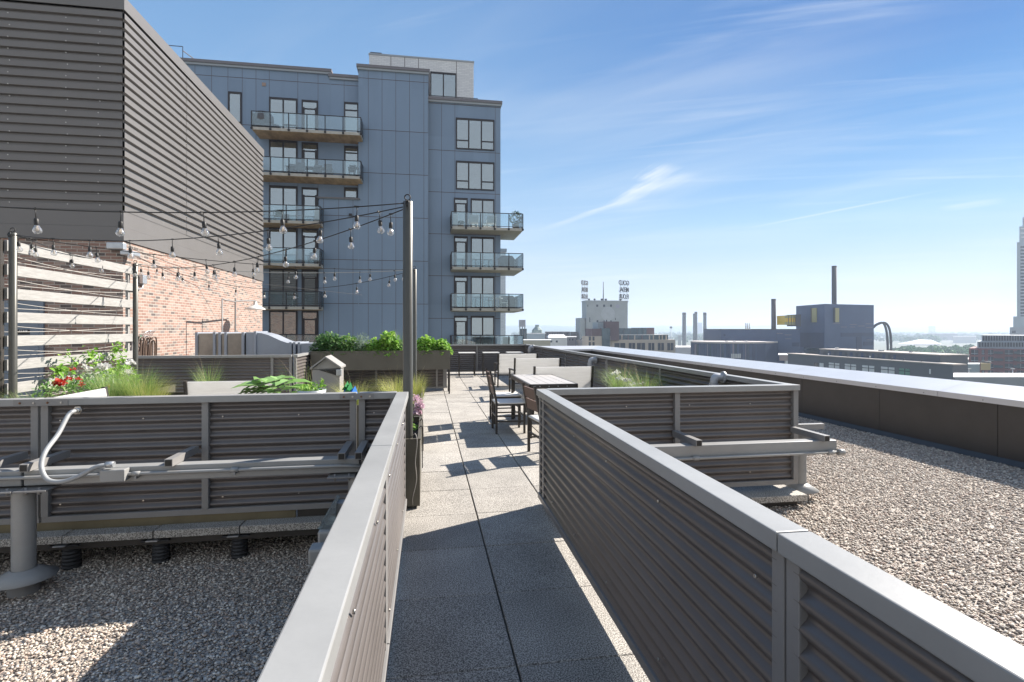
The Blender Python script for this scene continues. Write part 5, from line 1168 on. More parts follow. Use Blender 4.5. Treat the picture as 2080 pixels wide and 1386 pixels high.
def woods(name, lab, n, pxr, dr, hr_, quads, size, m_, seed, cond=None):
    g = np.random.default_rng(seed); px = g.uniform(*pxr, n); d = np.sqrt(g.uniform(dr[0] ** 2, dr[1] ** 2, n)); l = (px - CX) / FPX
    cx_, cy_ = (l * _c + _s) * d, (-l * _s + _c) * d; H = g.uniform(*hr_, n)
    N_ = n * quads; u = g.normal(size=(n, quads, 3)); u /= np.linalg.norm(u, axis=-1, keepdims=True); u[..., 2] = np.abs(u[..., 2]) * .9
    u *= g.uniform(.6, 1, (n, quads, 1)); c = np.stack([cx_[:, None] + u[..., 0] * H[:, None] * .55, cy_[:, None] + u[..., 1] * H[:, None] * .55, ZG + H[:, None] * (.35 + u[..., 2] * .65)], -1).reshape(-1, 3)
    a = g.normal(size=(N_, 3)); a /= np.linalg.norm(a, axis=1, keepdims=True); b = np.cross(a, g.normal(size=(N_, 3))); b /= np.linalg.norm(b, axis=1, keepdims=True)
    s = (size * g.uniform(.6, 1.4, (N_, 1)) * np.repeat(H, quads)[:, None] / 12)
    V = np.stack([c - a * s, c - b * s, c + a * s, c + b * s], 1).reshape(-1, 3).astype(np.float32)
    me = bpy.data.meshes.new(name); me.vertices.add(len(V)); me.vertices.foreach_set('co', V.ravel()); me.loops.add(N_ * 4); me.loops.foreach_set('vertex_index', np.arange(N_ * 4, dtype=np.int32))
    me.polygons.add(N_); me.polygons.foreach_set('loop_start', np.arange(0, N_ * 4, 4, dtype=np.int32)); me.update(calc_edges=True); me.materials.append(m_)
    o = bpy.data.objects.new(name, me); COL.objects.link(o); leaf_col(o, lab, 'woods', kind='stuff')
wood_leaf = ramp_mat('woodland_leaf', [(0, (.05, .13, .04)), (.5, (.09, .22, .06)), (1, (.16, .32, .09))], .8)
woods('woods', 'bright green trees massed right of the theatre beyond the dark office', 150, (1815, 1985), (560, 740), (12, 18.5), 150, 1.6, wood_leaf, 3)
woods('woods', 'hazy treetops spread between the far low buildings', 1500, (1040, 2090), (1420, 4300), (9, 20), 36, 4.2, wood_leaf, 4)

# the air itself
hz_m = bpy.data.materials.new('haze_air'); hz_m.use_nodes = True; t = hz_m.node_tree; t.nodes.remove(t.nodes['Principled BSDF'])
pv = t.nodes.new('ShaderNodeVolumePrincipled'); pv.inputs['Color'].default_value = (.58, .68, .84, 1); pv.inputs['Density'].default_value = 2.8e-4; pv.inputs['Anisotropy'].default_value = .25
t.links.new(pv.outputs[0], t.nodes['Material Output'].inputs['Volume'])
m = MB(); m.box(-2600, 8100, -60, 8100, ZG - 1, 118); leaf_col(m.build('haze', hz_m), 'thin bluish summer haze over the city', 'haze', kind='stuff')
# ---------------------------------------------------------------- poles, slatted screen, string lights
pole_m = mat('olive_grey_pole', (.085, .083, .072), .32, .35, .08, 3)
def ring(c, r, t, n=16): return crv([Vector(c) + Vector((r * math.cos(a), 0, r * math.sin(a))) for a in [2 * math.pi * k / n for k in range(n + 1)]], 2)
def pole(label, x, y, h, r=.042, hook=True):
    T = thing('light_pole', label, 'pole', (x, y, 0), group='round poles carrying the string lights')
    m = MB(); m.lathe([(r, 0), (r, h - .004), (r - .004, h), (0, h)], n=28); m.build('shaft', pole_m, T)
    if hook:
        m = MB(); m.tube(ring((-.003, 0, h + .035), .024, .004), .005, 8); m.tube([(-.003, 0, h), (-.003, 0, h + .012)], .006, 8); m.build('eye_bolt', black_m, T)
        m = MB(); m.tube(crv([(-.01, -r - .004, h - .0), (-.016, -r - .014, h - .03), (-.004, -r - .016, h - .055), (.008, -r - .012, h - .02), (0, -r - .004, h)], 5), .006, 7); m.build('snap_hook', black_m, T)
    return T
P1T, P2T, PAT, PBT = Vector((-.165, 4.62, 2.60)), Vector((-.23, 9.65, 2.59)), Vector((-4.88, 7.09, 2.66)), Vector((-5.0, 9.92, 2.64))
pole('tallest nearest round pole at the corner of the left handrail', -.165, 4.62, 2.62)
pole('round pole behind the nearest one, by the yellow grasses', -.23, 9.65, 2.6)
pole('thick looking round pole in front of the slatted screen at the left', -4.84, 7.09, 2.66, .04)
pole('round pole at the far end of the slatted screen', -4.93, 9.92, 2.64, .038)
SCX = -4.97
SC = thing('slatted_screen', 'bleached wooden slat screen with white ropes strung between the slats', 'screen', (SCX, 7.5, .3))
for k in range(8):
    zt = 2.585 - .286 * k
    for y0, y1 in ((4.3, 7.03), (7.16, 9.88)):
        m = MB(); m.box(SCX - .012, SCX + .022, y0, y1, zt - .13, zt); wb(m, 'slat', wood_m, SC, bevel=.003)
for y in (7.05, 7.135, 9.83, 4.35):
    m = MB(); m.box(SCX - .055, SCX - .013, y - .03, y + .03, 0, 2.58); wb(m, 'post', wood_m if y in (7.05, 9.83) else dark_m, SC)
for k in range(7):
    zg = 2.585 - .13 - .286 * k
    for (y0, y1) in ((7.14, 9.82), (4.4, 7.04)):
        for za, zb in ((zg - .03, zg - .12), (zg - .11, zg - .035)):
            q = random.Random(k * 7 + int(y0)).uniform(.02, .05)
            m = MB(); m.tube(crv([(SCX - .03, y0 + (y1 - y0) * f, za + (zb - za) * f - q * 4 * f * (1 - f)) for f in (0, .25, .5, .75, 1)], 4), .0038, 5); wb(m, 'rope', rope_m, SC)

bulb_glass = bpy.data.materials.new('bulb_glass'); bulb_glass.use_nodes = True; t = bulb_glass.node_tree; t.nodes.remove(t.nodes['Principled BSDF'])
g_ = t.nodes.new('ShaderNodeBsdfGlossy'); g_.inputs['Roughness'].default_value = .03; tr_ = t.nodes.new('ShaderNodeBsdfTransparent'); tr_.inputs[0].default_value = (.93, .94, .95, 1)
lw_ = t.nodes.new('ShaderNodeLayerWeight'); lw_.inputs[0].default_value = .35; ms_ = t.nodes.new('ShaderNodeMixShader'); df_ = t.nodes.new('ShaderNodeBsdfDiffuse'); df_.inputs[0].default_value = (.8, .8, .8, 1); m0_ = t.nodes.new('ShaderNodeMixShader'); m0_.inputs[0].default_value = .16; t.links.new(tr_.outputs[0], m0_.inputs[1]); t.links.new(df_.outputs[0], m0_.inputs[2]); t.links.new(lw_.outputs['Facing'], ms_.inputs[0]); t.links.new(m0_.outputs[0], ms_.inputs[1]); t.links.new(g_.outputs[0], ms_.inputs[2]); t.links.new(ms_.outputs[0], t.nodes['Material Output'].inputs[0])
fil_m = mat('filament', (.75, .6, .42), .5)
m = MB(); m.lathe([(.014, -.125), (.016, -.132), (.026, -.150), (.031, -.163), (.030, -.176), (.022, -.187), (.008, -.192), (0, -.193)], n=16); bulb_me = m.build('bulb', bulb_glass)
m = MB(); m.lathe([(.004, -.07), (.012, -.073), (.0165, -.082), (.0165, -.118), (.0145, -.126), (0, -.126)], n=12); m.tube([(0, 0, .006), (.004, 0, -.03), (0, 0, -.074)], .0035, 6); m.box(-.02, .02, -.006, .006, -.004, .008); sock_me = m.build('socket', black_m)
m = MB()
for k in range(6): a = k * math.pi / 3; m.tube([(.005 * math.cos(a), .005 * math.sin(a), -.127), (.009 * math.cos(a), .009 * math.sin(a), -.172)], .0012, 4)
fil_me = m.build('filament', fil_m)
bmeshes = (bulb_me.data, sock_me.data, fil_me.data)
for o in (bulb_me, sock_me, fil_me): bpy.data.objects.remove(o)
def strand(label, a, b, sag, first, sp, r=.005, m_=None, over=0):
    a, b = Vector(a), Vector(b); S = thing('string_light', label, 'string lights', a, group='strings of clear bulbs over the terrace')
    def P(f): p = a.lerp(b, f); p.z -= 4 * sag * f * (1 - f); return p
    m = MB(); m.tube([P(i / 28) for i in range(29)], r, 6); wb(m, 'cable', m_ or black_m, S)
    L = (b - a).length; s = first; rg = random.Random(int(first * 100) + int(L))
    while s < L - .15:
        p = P(s / L) - a; bo = bpy.data.objects.new('bulb', bmeshes[0]); COL.objects.link(bo); bo.parent = S; bo.location = p
        bo.rotation_euler = (rg.uniform(-.1, .1), rg.uniform(-.1, .1), rg.uniform(0, 3))
        for nm, me_ in (('socket', bmeshes[1]), ('filament', bmeshes[2])): c = bpy.data.objects.new(nm, me_); COL.objects.link(c); c.parent = bo
        s += sp
grey_c = mat('grey_cable', (.35, .35, .34), .5)
strand('string of bulbs running level to the left from the nearest pole top', (-.19, 4.6, 2.60), (-5.2, 4.6, 2.62), .165, .40, .60)
strand('string of bulbs from the nearest pole to the pole before the slatted screen', (-.18, 4.63, 2.58), PAT - Vector((0, 0, .02)), .17, .27, .61)
strand('string of bulbs from the nearest pole to the far end of the slatted screen', (-.17, 4.64, 2.57), PBT - Vector((0, 0, .02)), .23, .22, .61)
strand('string of bulbs from the rear pole to the far end of the slatted screen', P2T, PBT, .10, .35, .61, m_=grey_c)
strand('string of bulbs from the rear pole to the pole before the slatted screen', P2T + Vector((0, -.02, 0)), PAT - Vector((0, 0, .03)), .12, .22, .61)
strand('string of bulbs from the rear pole to the brick wall under the metal', P2T + Vector((0, .02, 0)), (WX + .03, 12.6, 3.1), .52, .5, .7)
strand('short string of bulbs along the top of the slatted screen', PAT + Vector((0, 0, .02)), PBT + Vector((0, 0, .02)), .10, .45, .75)
m = MB(); m.tube([(WX + .06, 12.2, 3.25), (WX + .3, 16, 2.95), (-2.6, 22, 2.9)], .006, 5); o = m.build('wire', black_m); leaf_col(o, 'long thin cable running past the brick wall towards the block', 'cable')

# ---------------------------------------------------------------- planters and plants
box_m = mat('brown_planter', (.10, .092, .072), .45, .1, .10, 4)
def planter(label, x0, x1, y0, y1, z0, z1, legs=False, cat='planter', lip=True):
    T = thing('planter_box', label, cat, ((x0 + x1) / 2, (y0 + y1) / 2, 0))
    w = .012
    m = MB(); m.box(x0, x1, y0, y0 + w, z0, z1); m.box(x0, x1, y1 - w, y1, z0, z1); m.box(x0, x0 + w, y0 + w, y1 - w, z0, z1); m.box(x1 - w, x1, y0 + w, y1 - w, z0, z1)
    m.box(x0 + w, x1 - w, y0 + w, y1 - w, z0, z0 + .02); wb(m, 'box', box_m, T)
    if lip:
        m = MB(); m.box(x0 - .006, x1 + .006, y0 - .006, y0 + .02, z1, z1 + .012); m.box(x0 - .006, x1 + .006, y1 - .02, y1 + .006, z1, z1 + .012); m.box(x0 - .006, x0 + .02, y0 + .02, y1 - .02, z1, z1 + .012); m.box(x1 - .02, x1 + .006, y0 + .02, y1 - .02, z1, z1 + .012); wb(m, 'rim', box_m, T)
    m = MB(); m.box(x0 + w, x1 - w, y0 + w, y1 - w, z1 - .08, z1 - .05); wb(m, 'soil', soil_m, T)
    if legs:
        for x in (x0 + .02, x1 - .02):
            for y in (y0 + .02, y1 - .02): m = MB(); m.box(x - .018, x + .018, y - .018, y + .018, 0, z0); wb(m, 'leg', dark_m, T)
    return T
planter('narrow dark planter box standing at the end of the left handrail', -.47, -.062, 4.54, 5.7, .02, .58)
planter('second dark planter box behind the pink flower, full of yellow grass', -1.35, -.07, 6.65, 8.7, .0, .58)
planter('long dark raised herb planter on legs at the far side', -2.60, .53, 12.45, 12.98, .58, 1.01, legs=True)
planter('hidden long planter at the foot of the slatted screen', -4.80, -4.25, 5.0, 9.8, 0, .56)
planter('planter with grasses before the back left guard panel', -4.2, -2.9, 8.6, 9.2, 0, .50)
planter('planter with grasses and pale flowers along the right guard panels', 2.62, 3.28, 5.4, 8.2, 0, .50)

def blades(name, m_, T, cx, cy, cz, n, h, spread, w, seed, lean=.5, rad=.1, wb_=True):
    rg = random.Random(seed); m = MB()
    for i in range(n):
        a = rg.uniform(0, 6.283); r0 = rad * math.sqrt(rg.random()); b = Vector((cx + r0 * math.cos(a), cy + r0 * math.sin(a), cz))
        a += rg.uniform(-.5, .5); hh = h * rg.uniform(.55, 1.15); out_ = spread * rg.uniform(.2, 1.1); d = Vector((math.cos(a), math.sin(a), 0)); s = d.cross(Vector((0, 0, 1))) * (w * rg.uniform(.6, 1.2))
        pts = []
        for f in (0, .35, .7, 1): pts.append((b + d * (out_ * f ** 1.9) + Vector((0, 0, hh * (f - .28 * lean * f ** 3 * (out_ / max(spread, .01))))), 1 - f * .96))
        vs = []
        for p, k in pts: vs += [p - s * k, p + s * k]
        m.add(vs, [(2 * j, 2 * j + 1, 2 * j + 3, 2 * j + 2) for j in range(3)])
    return wb(m, name, m_, T) if wb_ else m.build(name, m_, T)
def leaves(name, m_, T, pts, seed, size, wr=.42, droop=.3, up=.3):
    """pts: list of (point, outward dir or None)"""
    rg = random.Random(seed); m = MB()
    for p, d in pts:
        p = Vector(p); d = Vector(d) if d is not None else Vector((rg.gauss(0, 1), rg.gauss(0, 1), rg.gauss(up, .7))); d.normalize()
        L = size * rg.uniform(.6, 1.3); s = d.cross(Vector((rg.uniform(-.3, .3), rg.uniform(-.3, .3), 1)))
        if s.length < .01: continue
        s.normalize(); n = s.cross(d); W_ = L * wr * .5; dr = Vector((0, 0, -droop * L))
        a = p; b = p + d * L * .35 + dr * .1; c = p + d * L * .7 + dr * .45; e = p + d * L + dr
        m.add([a, b - s * W_ + n * W_ * .3, b, b + s * W_ + n * W_ * .3, c - s * W_ * .8 + n * W_ * .25, c, c + s * W_ * .8 + n * W_ * .25, e], [(0, 1, 2), (0, 2, 3), (1, 4, 5, 2), (2, 5, 6, 3), (4, 7, 5), (5, 7, 6)])
    return wb(m, name, m_, T)
def blobpts(c, r, n, seed, lo=.5):
    rg = random.Random(seed); o = []
    for i in range(n):
        v = Vector((rg.gauss(0, 1), rg.gauss(0, 1), rg.gauss(0, 1))).normalized(); k = rg.uniform(lo, 1) ** .7
        p = Vector((v.x * r[0] * k, v.y * r[1] * k, abs(v.z) * r[2] * k)); o.append((Vector(c) + p, (v + Vector((rg.gauss(0, .5), rg.gauss(0, .5), rg.gauss(.3, .4))))))
    return o
G = lambda n, a, b, c, tr=.35: ramp_mat(n, [(0, a), (.5, b), (1, c)], .55, spec=.35, trans=tr)
grass_y = G('yellow_grass', (.20, .28, .05), (.46, .50, .12), (.68, .62, .28)); grass_g = G('green_grass', (.10, .22, .05), (.24, .40, .10), (.50, .54, .24)); straw = G('straw_stem', (.40, .33, .18), (.50, .42, .25), (.62, .55, .38))
lf_d = G('dark_leaf', (.04, .11, .03), (.09, .22, .06), (.24, .36, .15)); lf_b = G('bright_leaf', (.12, .28, .03), (.24, .46, .06), (.42, .60, .14)); lf_m = G('mid_leaf', (.07, .19, .04), (.17, .34, .08), (.36, .48, .20)); lf_s = G('silver_leaf', (.14, .20, .15), (.22, .30, .22), (.34, .42, .33))
red_m = G('red_petal', (.40, .03, .02), (.52, .05, .03), (.60, .09, .06)); pink_m = G('pink_petal', (.52, .34, .43), (.62, .43, .52), (.70, .54, .60)); whp = G('white_petal', (.6, .6, .58), (.7, .7, .68), (.78, .76, .74)); lilac = G('lilac_petal', (.35, .33, .42), (.45, .42, .5), (.55, .5, .55))
stem_m = mat('green_stem', (.10, .16, .05), .6)
def plant(name, label, x, y, z, cat='plant', group=None): return thing(name, label, cat, (x, y, z), 0, group)
def grass(label, x, y, z, n, h, sp, m_, seed, rad=.12, seeds=0, w=.0022, sub=1):
    T = plant('ornamental_grass', label, x, y, z, 'grass plant'); blades('leaf_blades', m_, T, x, y, z, n, h, sp, w, seed, rad=rad)
    if seeds: blades('seed_stems', straw, T, x, y, z, seeds, h * 1.35, sp * 1.15, w * 1.1, seed + 1, lean=.2, rad=rad * .6)
grass('fine yellow grass clump left of the nearest pole, by the colourful ornament', -.95, 7.2, .52, 620, .33, .30, grass_y, 1, .2, 22)
grass('fine yellow grass clump just left of the nearest pole', -.42, 7.5, .52, 700, .36, .30, grass_y, 2, .2, 26)
grass('yellow grass clump spilling right of the nearest pole', -.18, 7.9, .52, 500, .36, .22, grass_y, 3, .14, 14)
grass('yellow grass clump low behind the pink flower', -.2, 6.85, .50, 320, .24, .18, grass_y, 4, .12, 0)
for i, (px, py, X, h) in enumerate(((232, 800, -4.0, .5), (280, 795, -3.75, .48))):
    q = atX(px, py, X); grass(('left' if i == 0 else 'right') + ' one of two green grass clumps beside the round pole at the screen end', q.x, q.y, .52, 800, h + .04, .40, grass_g, 10 + i, .2, 14)
grass('grass clump standing alone before the back guard panel, left of the pale chair', -3.3, 8.7, .50, 330, .52, .30, grass_g, 14, .12, 18)
grass('low yellow green grass clump beside the white wedge chair back', -3.62, 7.6, .50, 760, .40, .36, grass_y, 15, .2, 8)
grass('sparse grass stems rising above the pale chair back', -1.9, 9.0, .55, 50, .5, .5, grass_g, 16, .5, 22)
grass('low tuft of grass at the foot of the slatted screen', -4.4, 5.9, .54, 700, .34, .35, grass_g, 17, .3, 0)
grass('leaning grass tuft left of the red flowers', -4.4, 6.8, .52, 420, .32, .32, grass_g, 18, .25, 10)
grass('arching grass with pale flowers by the right guard panels', 2.98, 7.75, .48, 1000, .46, .40, grass_g, 20, .18, 40)
grass('arching grass with long straw stems in front of the right guard panels', 3.0, 6.95, .48, 900, .44, .38, grass_g, 21, .18, 40)
grass('low dark grass near the right fence corner lamp', 3.02, 6.2, .44, 420, .34, .3, grass_g, 22, .15, 16)
T = plant('flowering_plant', 'pale lilac flower heads between the right hand grasses', 2.95, 7.35, .5)
for i, (x, y, z) in enumerate(((2.93, 7.45, .78), (2.97, 7.3, .73), (3.05, 7.15, .75), (2.85, 7.55, .80), (2.9, 7.9, .84), (2.96, 7.95, .86))): leaves('flower_head', lilac if i < 3 else whp, T, blobpts((x, y, z - .03), (.05, .05, .04), 44, i, .3), i, .035, .8)
m = MB()
for x, y, z in ((2.93, 7.45, .78), (2.97, 7.3, .73), (3.05, 7.15, .75), (2.9, 7.9, .84)): m.tube([(2.95, 7.4, .45), (x, y, z)], .004, 5)
wb(m, 'stems', stem_m, T)
# pink flowers in the narrow planter
T = plant('flowering_plant', 'pink ball shaped flower heads over the narrow planter', -.1, 5.5, .5)
for i, (x, y, z, r) in enumerate(((-.115, 5.55, .80, .065), (-.085, 5.45, .76, .05), (-.10, 5.42, .70, .04))): leaves('flower_head', pink_m, T, blobpts((x, y, z - .04), (r, r, r * 1.3), 150, 50 + i, .4), i, .024, .8)
m = MB()
for x, y, z in ((-.115, 5.55, .80), (-.085, 5.45, .76)): m.tube([(-.2, 5.4, .5), (x, y, z)], .004, 5)
wb(m, 'stems', stem_m, T); leaves('leaves', lf_b, T, blobpts((-.2, 5.3, .52), (.1, .25, .10), 90, 60, .2), 61, .05)
leaves('dry_leaves', straw, T, blobpts((-.22, 4.95, .51), (.12, .22, .06), 80, 62, .2), 62, .05)
T = plant('drip_tube', 'thin pale drip tube hanging down beside the narrow planter', -.14, 4.52, .3, 'tube')
m = MB(); m.tube(crv([(-.13, 4.60, .60), (-.10, 4.55, .63), (-.085, 4.52, .56), (-.10, 4.52, .4), (-.09, 4.52, .25), (-.12, 4.52, .1), (-.12, 4.55, .01)], 8), .0035, 6); wb(m, 'tube', rope_m, T)
T = thing('plant_hook', 'thin dark metal hook hanging on the narrow planter edge', 'hook', (-.05, 5.0, .4)); m = MB(); m.tube(crv([(-.075, 5.0, .60), (-.05, 5.0, .61), (-.045, 5.0, .5), (-.045, 5.0, .22)], 5), .005, 6); m.tube(crv([(-.075, 5.35, .60), (-.05, 5.35, .62), (-.042, 5.35, .5), (-.042, 5.35, .3)], 5), .005, 6); wb(m, 'wire', dark_m, T)

# flower bed under the slatted screen
def at(px, py, X): return atX(px, py, X)
T = plant('flowering_vine', 'red flowering plant before the slatted screen', -4.45, 7.6, .55)
for i, (px, py, s) in enumerate(((122, 776, 1.35), (138, 768, .9), (158, 767, .8), (165, 778, .8), (148, 747, .75), (221, 784, .7), (118, 772, .8))):
    q = at(px, py, -4.2); leaves('flower', red_m, T, blobpts(q - Vector((0, 0, .03)), (.035 * s, .035 * s, .035 * s), int(22 * s), i, .1), i, .04 * s, .8, .1)
q = at(140, 785, -4.4); leaves('leaves', lf_m, T, blobpts(q - Vector((0, 0, .14)), (.28, .55, .30), 420, 70, .4), 70, .065)
T = plant('climbing_vine', 'light green climbing plant reaching up the slats right of the red flowers', -4.7, 8.6, .55)
rg = random.Random(8)
for i, path in enumerate((((232, 790), (238, 755), (228, 722), (242, 700)), ((215, 790), (210, 760), (188, 735), (180, 712)), ((150, 785), (146, 755), (150, 735), (132, 716)), ((222, 780), (250, 750), (248, 725), (236, 706)), ((190, 790), (205, 755), (200, 720)), ((125, 790), (118, 765), (128, 750), (110, 748)))):
    P_ = crv([at(px, py, -4.8) for px, py in path], 7); m = MB(); m.tube(P_, .004, 5); wb(m, 'stem', stem_m, T)
    leaves('leaves', lf_b, T, [(p + Vector((rg.gauss(0, .02), rg.gauss(0, .05), rg.gauss(0, .03))), None) for p in P_ for _ in range(4 if i != 2 else 2)], 80 + i, .08, .5)
leaves('leaves', lf_b, T, blobpts(at(240, 790, -4.55), (.22, .45, .34), 420, 90, .5), 90, .075, .6)
T = plant('flowering_plant', 'white flowers beside the far end of the slatted screen', -4.5, 9.2, .6)
for i, (px, py, s) in enumerate(((212, 746, 1.6), (207, 743, 1.1), (263, 736, 1.2), (260, 757, .9), (272, 786, .8), (175, 742, .5))): leaves('flower', whp, T, blobpts(at(px, py, -4.4) - Vector((0, 0, .03)), (.05 * s, .06 * s, .05 * s), int(34 * s), 30 + i, .1), i, .05, .8, .1)
T = plant('silver_plant', 'silvery fine leaved plant between the red and white flowers', -4.45, 8.3, .55)
leaves('leaves', lf_s, T, blobpts(at(195, 790, -4.4), (.25, .4, .26), 420, 95, .3), 95, .05, .3)
T = plant('ground_cover', 'low green leafy ground cover at the left picture edge', -4.4, 6.0, .55); leaves('leaves', lf_m, T, blobpts((-4.45, 6.0, .56), (.25, .9, .14), 560, 96, .2), 96, .06, .6)
# broad leaved plant and herbs
T = plant('broad_leaf_plant', 'broad leaved light green plant in a hidden pot behind the left rail', -2.0, 5.6, .5)
m = MB(); m.lathe([(0, 0), (.16, 0), (.2, .4), (.17, .4)], (-1.95, 5.55, .30), 18); wb(m, 'pot', pot_m, T)
rg = random.Random(12)
for i, (px, py, ln, a) in enumerate(((520, 783, .22, math.pi), (505, 790, .18, 2.8), (548, 776, .2, 2.4), (563, 765, .18, 1.9), (580, 766, .2, .9), (600, 775, .2, .3), (592, 788, .22, -.3), (565, 785, .2, -1.2), (540, 790, .2, -2.2), (614, 796, .18, 0), (575, 776, .2, 1.2), (530, 770, .16, 2.2), (600, 798, .16, .6), (556, 796, .18, -1.8))):
    q = atY(px, py, 5.5 + rg.uniform(-.15, .15)); d = Vector((math.cos(a), math.sin(a) * .6, .25))
    leaves('leaf', G('broad_leaf%d' % i, (.24, .42, .14), (.30, .50, .18), (.36, .56, .22)), T, [(q - d.normalized() * ln * .5, d)], i, ln * 1.35, .72, .25)
    m = MB(); m.tube(crv([(-1.95, 5.55, .66), (q + Vector((-1.95, 5.55, .7))) / 2 + Vector((0, 0, .06)), q - d.normalized() * ln * .5], 4), .007, 6); wb(m, 'stem', stem_m, T)
q = atY(633, 792, 5.3); T = plant('herb_pot', 'small herbs in a pale grey bowl right of the broad leaved plant', q.x, q.y, .5)
m = MB(); m.lathe([(0, -.2), (.1, -.2), (.135, .0), (.12, .0), (.1, -.03)], (q.x, q.y, q.z), 20); wb(m, 'bowl', galv_m, T)
leaves('leaves', lf_b, T, blobpts((q.x, q.y, q.z - .01), (.13, .1, .09), 170, 99, .2), 99, .028, .7); leaves('leaves', lf_b, T, blobpts((q.x + .1, q.y, q.z + .0), (.02, .02, .12), 26, 98, .2), 98, .035, .7)
# herbs in the raised planter, each kind a plant
def herb(label, px, w, py, m_, n, size, seed, wr=.5, spiky=False):
    q = atY(px, 712, 12.7); zt = atY(px, py, 12.7).z; T = plant('herb_plant', label, q.x, 12.7, .95, 'herb'); r = w / FPX * 12.6 / 2
    if spiky: blades('leaves', m_, T, q.x, 12.7, .93, n, zt - .90, .13, .006, seed, rad=r * .8)
    else: leaves('leaves', m_, T, blobpts((q.x, 12.7, .93), (r, .24, zt - .95), n, seed, .35), seed, size, wr)
herb('dark glossy shrub at the left end of the raised planter', 668, 70, 674, lf_d, 1500, .085, 1)
herb('variegated shrub second from the left in the raised planter', 706, 60, 678, lf_m, 1000, .08, 2)
herb('feathery silver dill plant in the middle of the raised planter', 735, 44, 674, lf_s, 1300, .07, 3, .18)
herb('low bright basil right of the feathery plant', 762, 52, 686, lf_b, 850, .085, 4, .65)
herb('tall bright leafy herb left of the poles in the raised planter', 792, 48, 671, lf_b, 700, .12, 5, .6)
herb('spiky grey green chives just left of the poles', 812, 22, 672, lf_s, 160, .1, 6, spiky=True)
herb('curly bright kale right of the poles in the raised planter', 866, 56, 682, lf_b, 1500, .07, 7, .95)
herb('smaller curly kale at the right end of the raised planter', 898, 36, 688, lf_b, 900, .07, 8, .95)
herb('trailing green herb low along the raised planter', 752, 200, 698, lf_m, 1400, .06, 9, .7)
T = plant('garden_ornament', 'crumpled blue and green garden ornament left of the yellow grass', -.9, 6.6, .5, 'ornament')
gn = mat('ornament_green', (.02, .22, .05), .4); bl = mat('ornament_blue', (.02, .16, .55), .35)
for k, (px, py, mm, sx) in enumerate(((708, 790, gn, 1), (700, 797, bl, .8), (718, 795, bl, .8), (712, 802, bl, 1), (703, 784, gn, .7))):
    q = atY(px, py, 6.4); m = MB(); a = k * 1.3; s = .07 * sx
    m.add([q + Vector((-s, 0, -s)), q + Vector((s, .03, -s)), q + Vector((s * .3, .02, s * 1.1)), q + Vector((-s * .2, -.04, 0)), q + Vector((0, .05, 0))], [(0, 1, 3), (1, 2, 3), (2, 0, 3), (0, 4, 1), (1, 4, 2), (2, 4, 0)]); wb(m, 'blade', mm, T)
m = MB(); q = atY(708, 792, 6.4); m.tube([(q.x, q.y, 0), q], .006, 6); wb(m, 'stick', dark_m, T)

# ---------------------------------------------------------------- furniture
sling = bpy.data.materials.new('sling_mesh'); sling.use_nodes = True; t = sling.node_tree; b = t.nodes['Principled BSDF']; b.inputs['Base Color'].default_value = (.74, .735, .70, 1); b.inputs['Roughness'].default_value = .7
_n = t.nodes.new('ShaderNodeTexNoise'); _m = t.nodes.new('ShaderNodeMapping'); _g = t.nodes.new('ShaderNodeNewGeometry'); _m.inputs['Scale'].default_value = (2, 2, 16); _n.inputs['Scale'].default_value = 1.6; _n.inputs['Detail'].default_value = 4; _r = t.nodes.new('ShaderNodeMapRange'); _r.inputs[1].default_value = .35; _r.inputs[2].default_value = .65; _r.inputs[3].default_value = .62; _r.inputs[4].default_value = .80
t.links.new(_g.outputs['Position'], _m.inputs[0]); t.links.new(_m.outputs[0], _n.inputs['Vector']); t.links.new(_n.outputs[0], _r.inputs[0]); t.links.new(_r.outputs[0], b.inputs['Base Color'])
tl = t.nodes.new('ShaderNodeBsdfTranslucent'); tl.inputs[0].default_value = (.80, .79, .76, 1); tp = t.nodes.new('ShaderNodeBsdfTransparent')
ma = t.nodes.new('ShaderNodeMixShader'); ma.inputs[0].default_value = .55; mb_ = t.nodes.new('ShaderNodeMixShader'); mb_.inputs[0].default_value = .10
t.links.new(b.outputs[0], ma.inputs[1]); t.links.new(tl.outputs[0], ma.inputs[2]); t.links.new(ma.outputs[0], mb_.inputs[1]); t.links.new(tp.outputs[0], mb_.inputs[2]); t.links.new(mb_.outputs[0], t.nodes['Material Output'].inputs[0])
def sofa(label, x, y, rz, w=1.05, h=.88, frame=dark_m, group='pale mesh sling sofas'):
    T = thing('sling_sofa', label, 'sofa', (x, y, 0), rz, group)
    m = MB(); m.prism([(-.0, .34), (-.085, h - .012), (-.072, h), (-.06, h - .012), (.02, .34)], -w / 2 + .02, w / 2 - .02, axis='x'); m.build('back_sling', sling, T)
    m = MB(); m.box(-w / 2 + .03, w / 2 - .03, .0, .62, .36, .385); m.build('seat_sling', sling, T)
    for s in (-1, 1):
        m = MB(); m.bar((s * w / 2, .06, 0), (s * w / 2, -.09, h + .01), .035, .035, up=(0, 1, 0)); m.build('back_post', frame, T)
        m = MB(); m.bar((s * w / 2, .66, 0), (s * w / 2, .64, .60), .035, .035, up=(0, 1, 0)); m.build('leg', frame, T)
        m = MB(); m.bar((s * w / 2, -.05, .62), (s * w / 2, .66, .60), .05, .028); m.build('armrest', frame, T)
        m = MB(); m.bar((s * w / 2, .0, .37), (s * w / 2, .64, .37), .03, .03); m.build('side_rail', frame, T)
    m = MB(); m.bar((-w / 2, .63, .35), (w / 2, .63, .35), .03, .03); m.bar((-w / 2, .04, .33), (w / 2, .04, .33), .03, .03); m.build('frame', frame, T)
    return T
s0 = sofa('pale mesh sofa back nearest us, behind the long table', 2.30, 8.82, 0, 1.02)
tree_copy(s0, loc=(2.40, 11.45, 0), label='middle one of the three pale mesh sofa backs on the right')
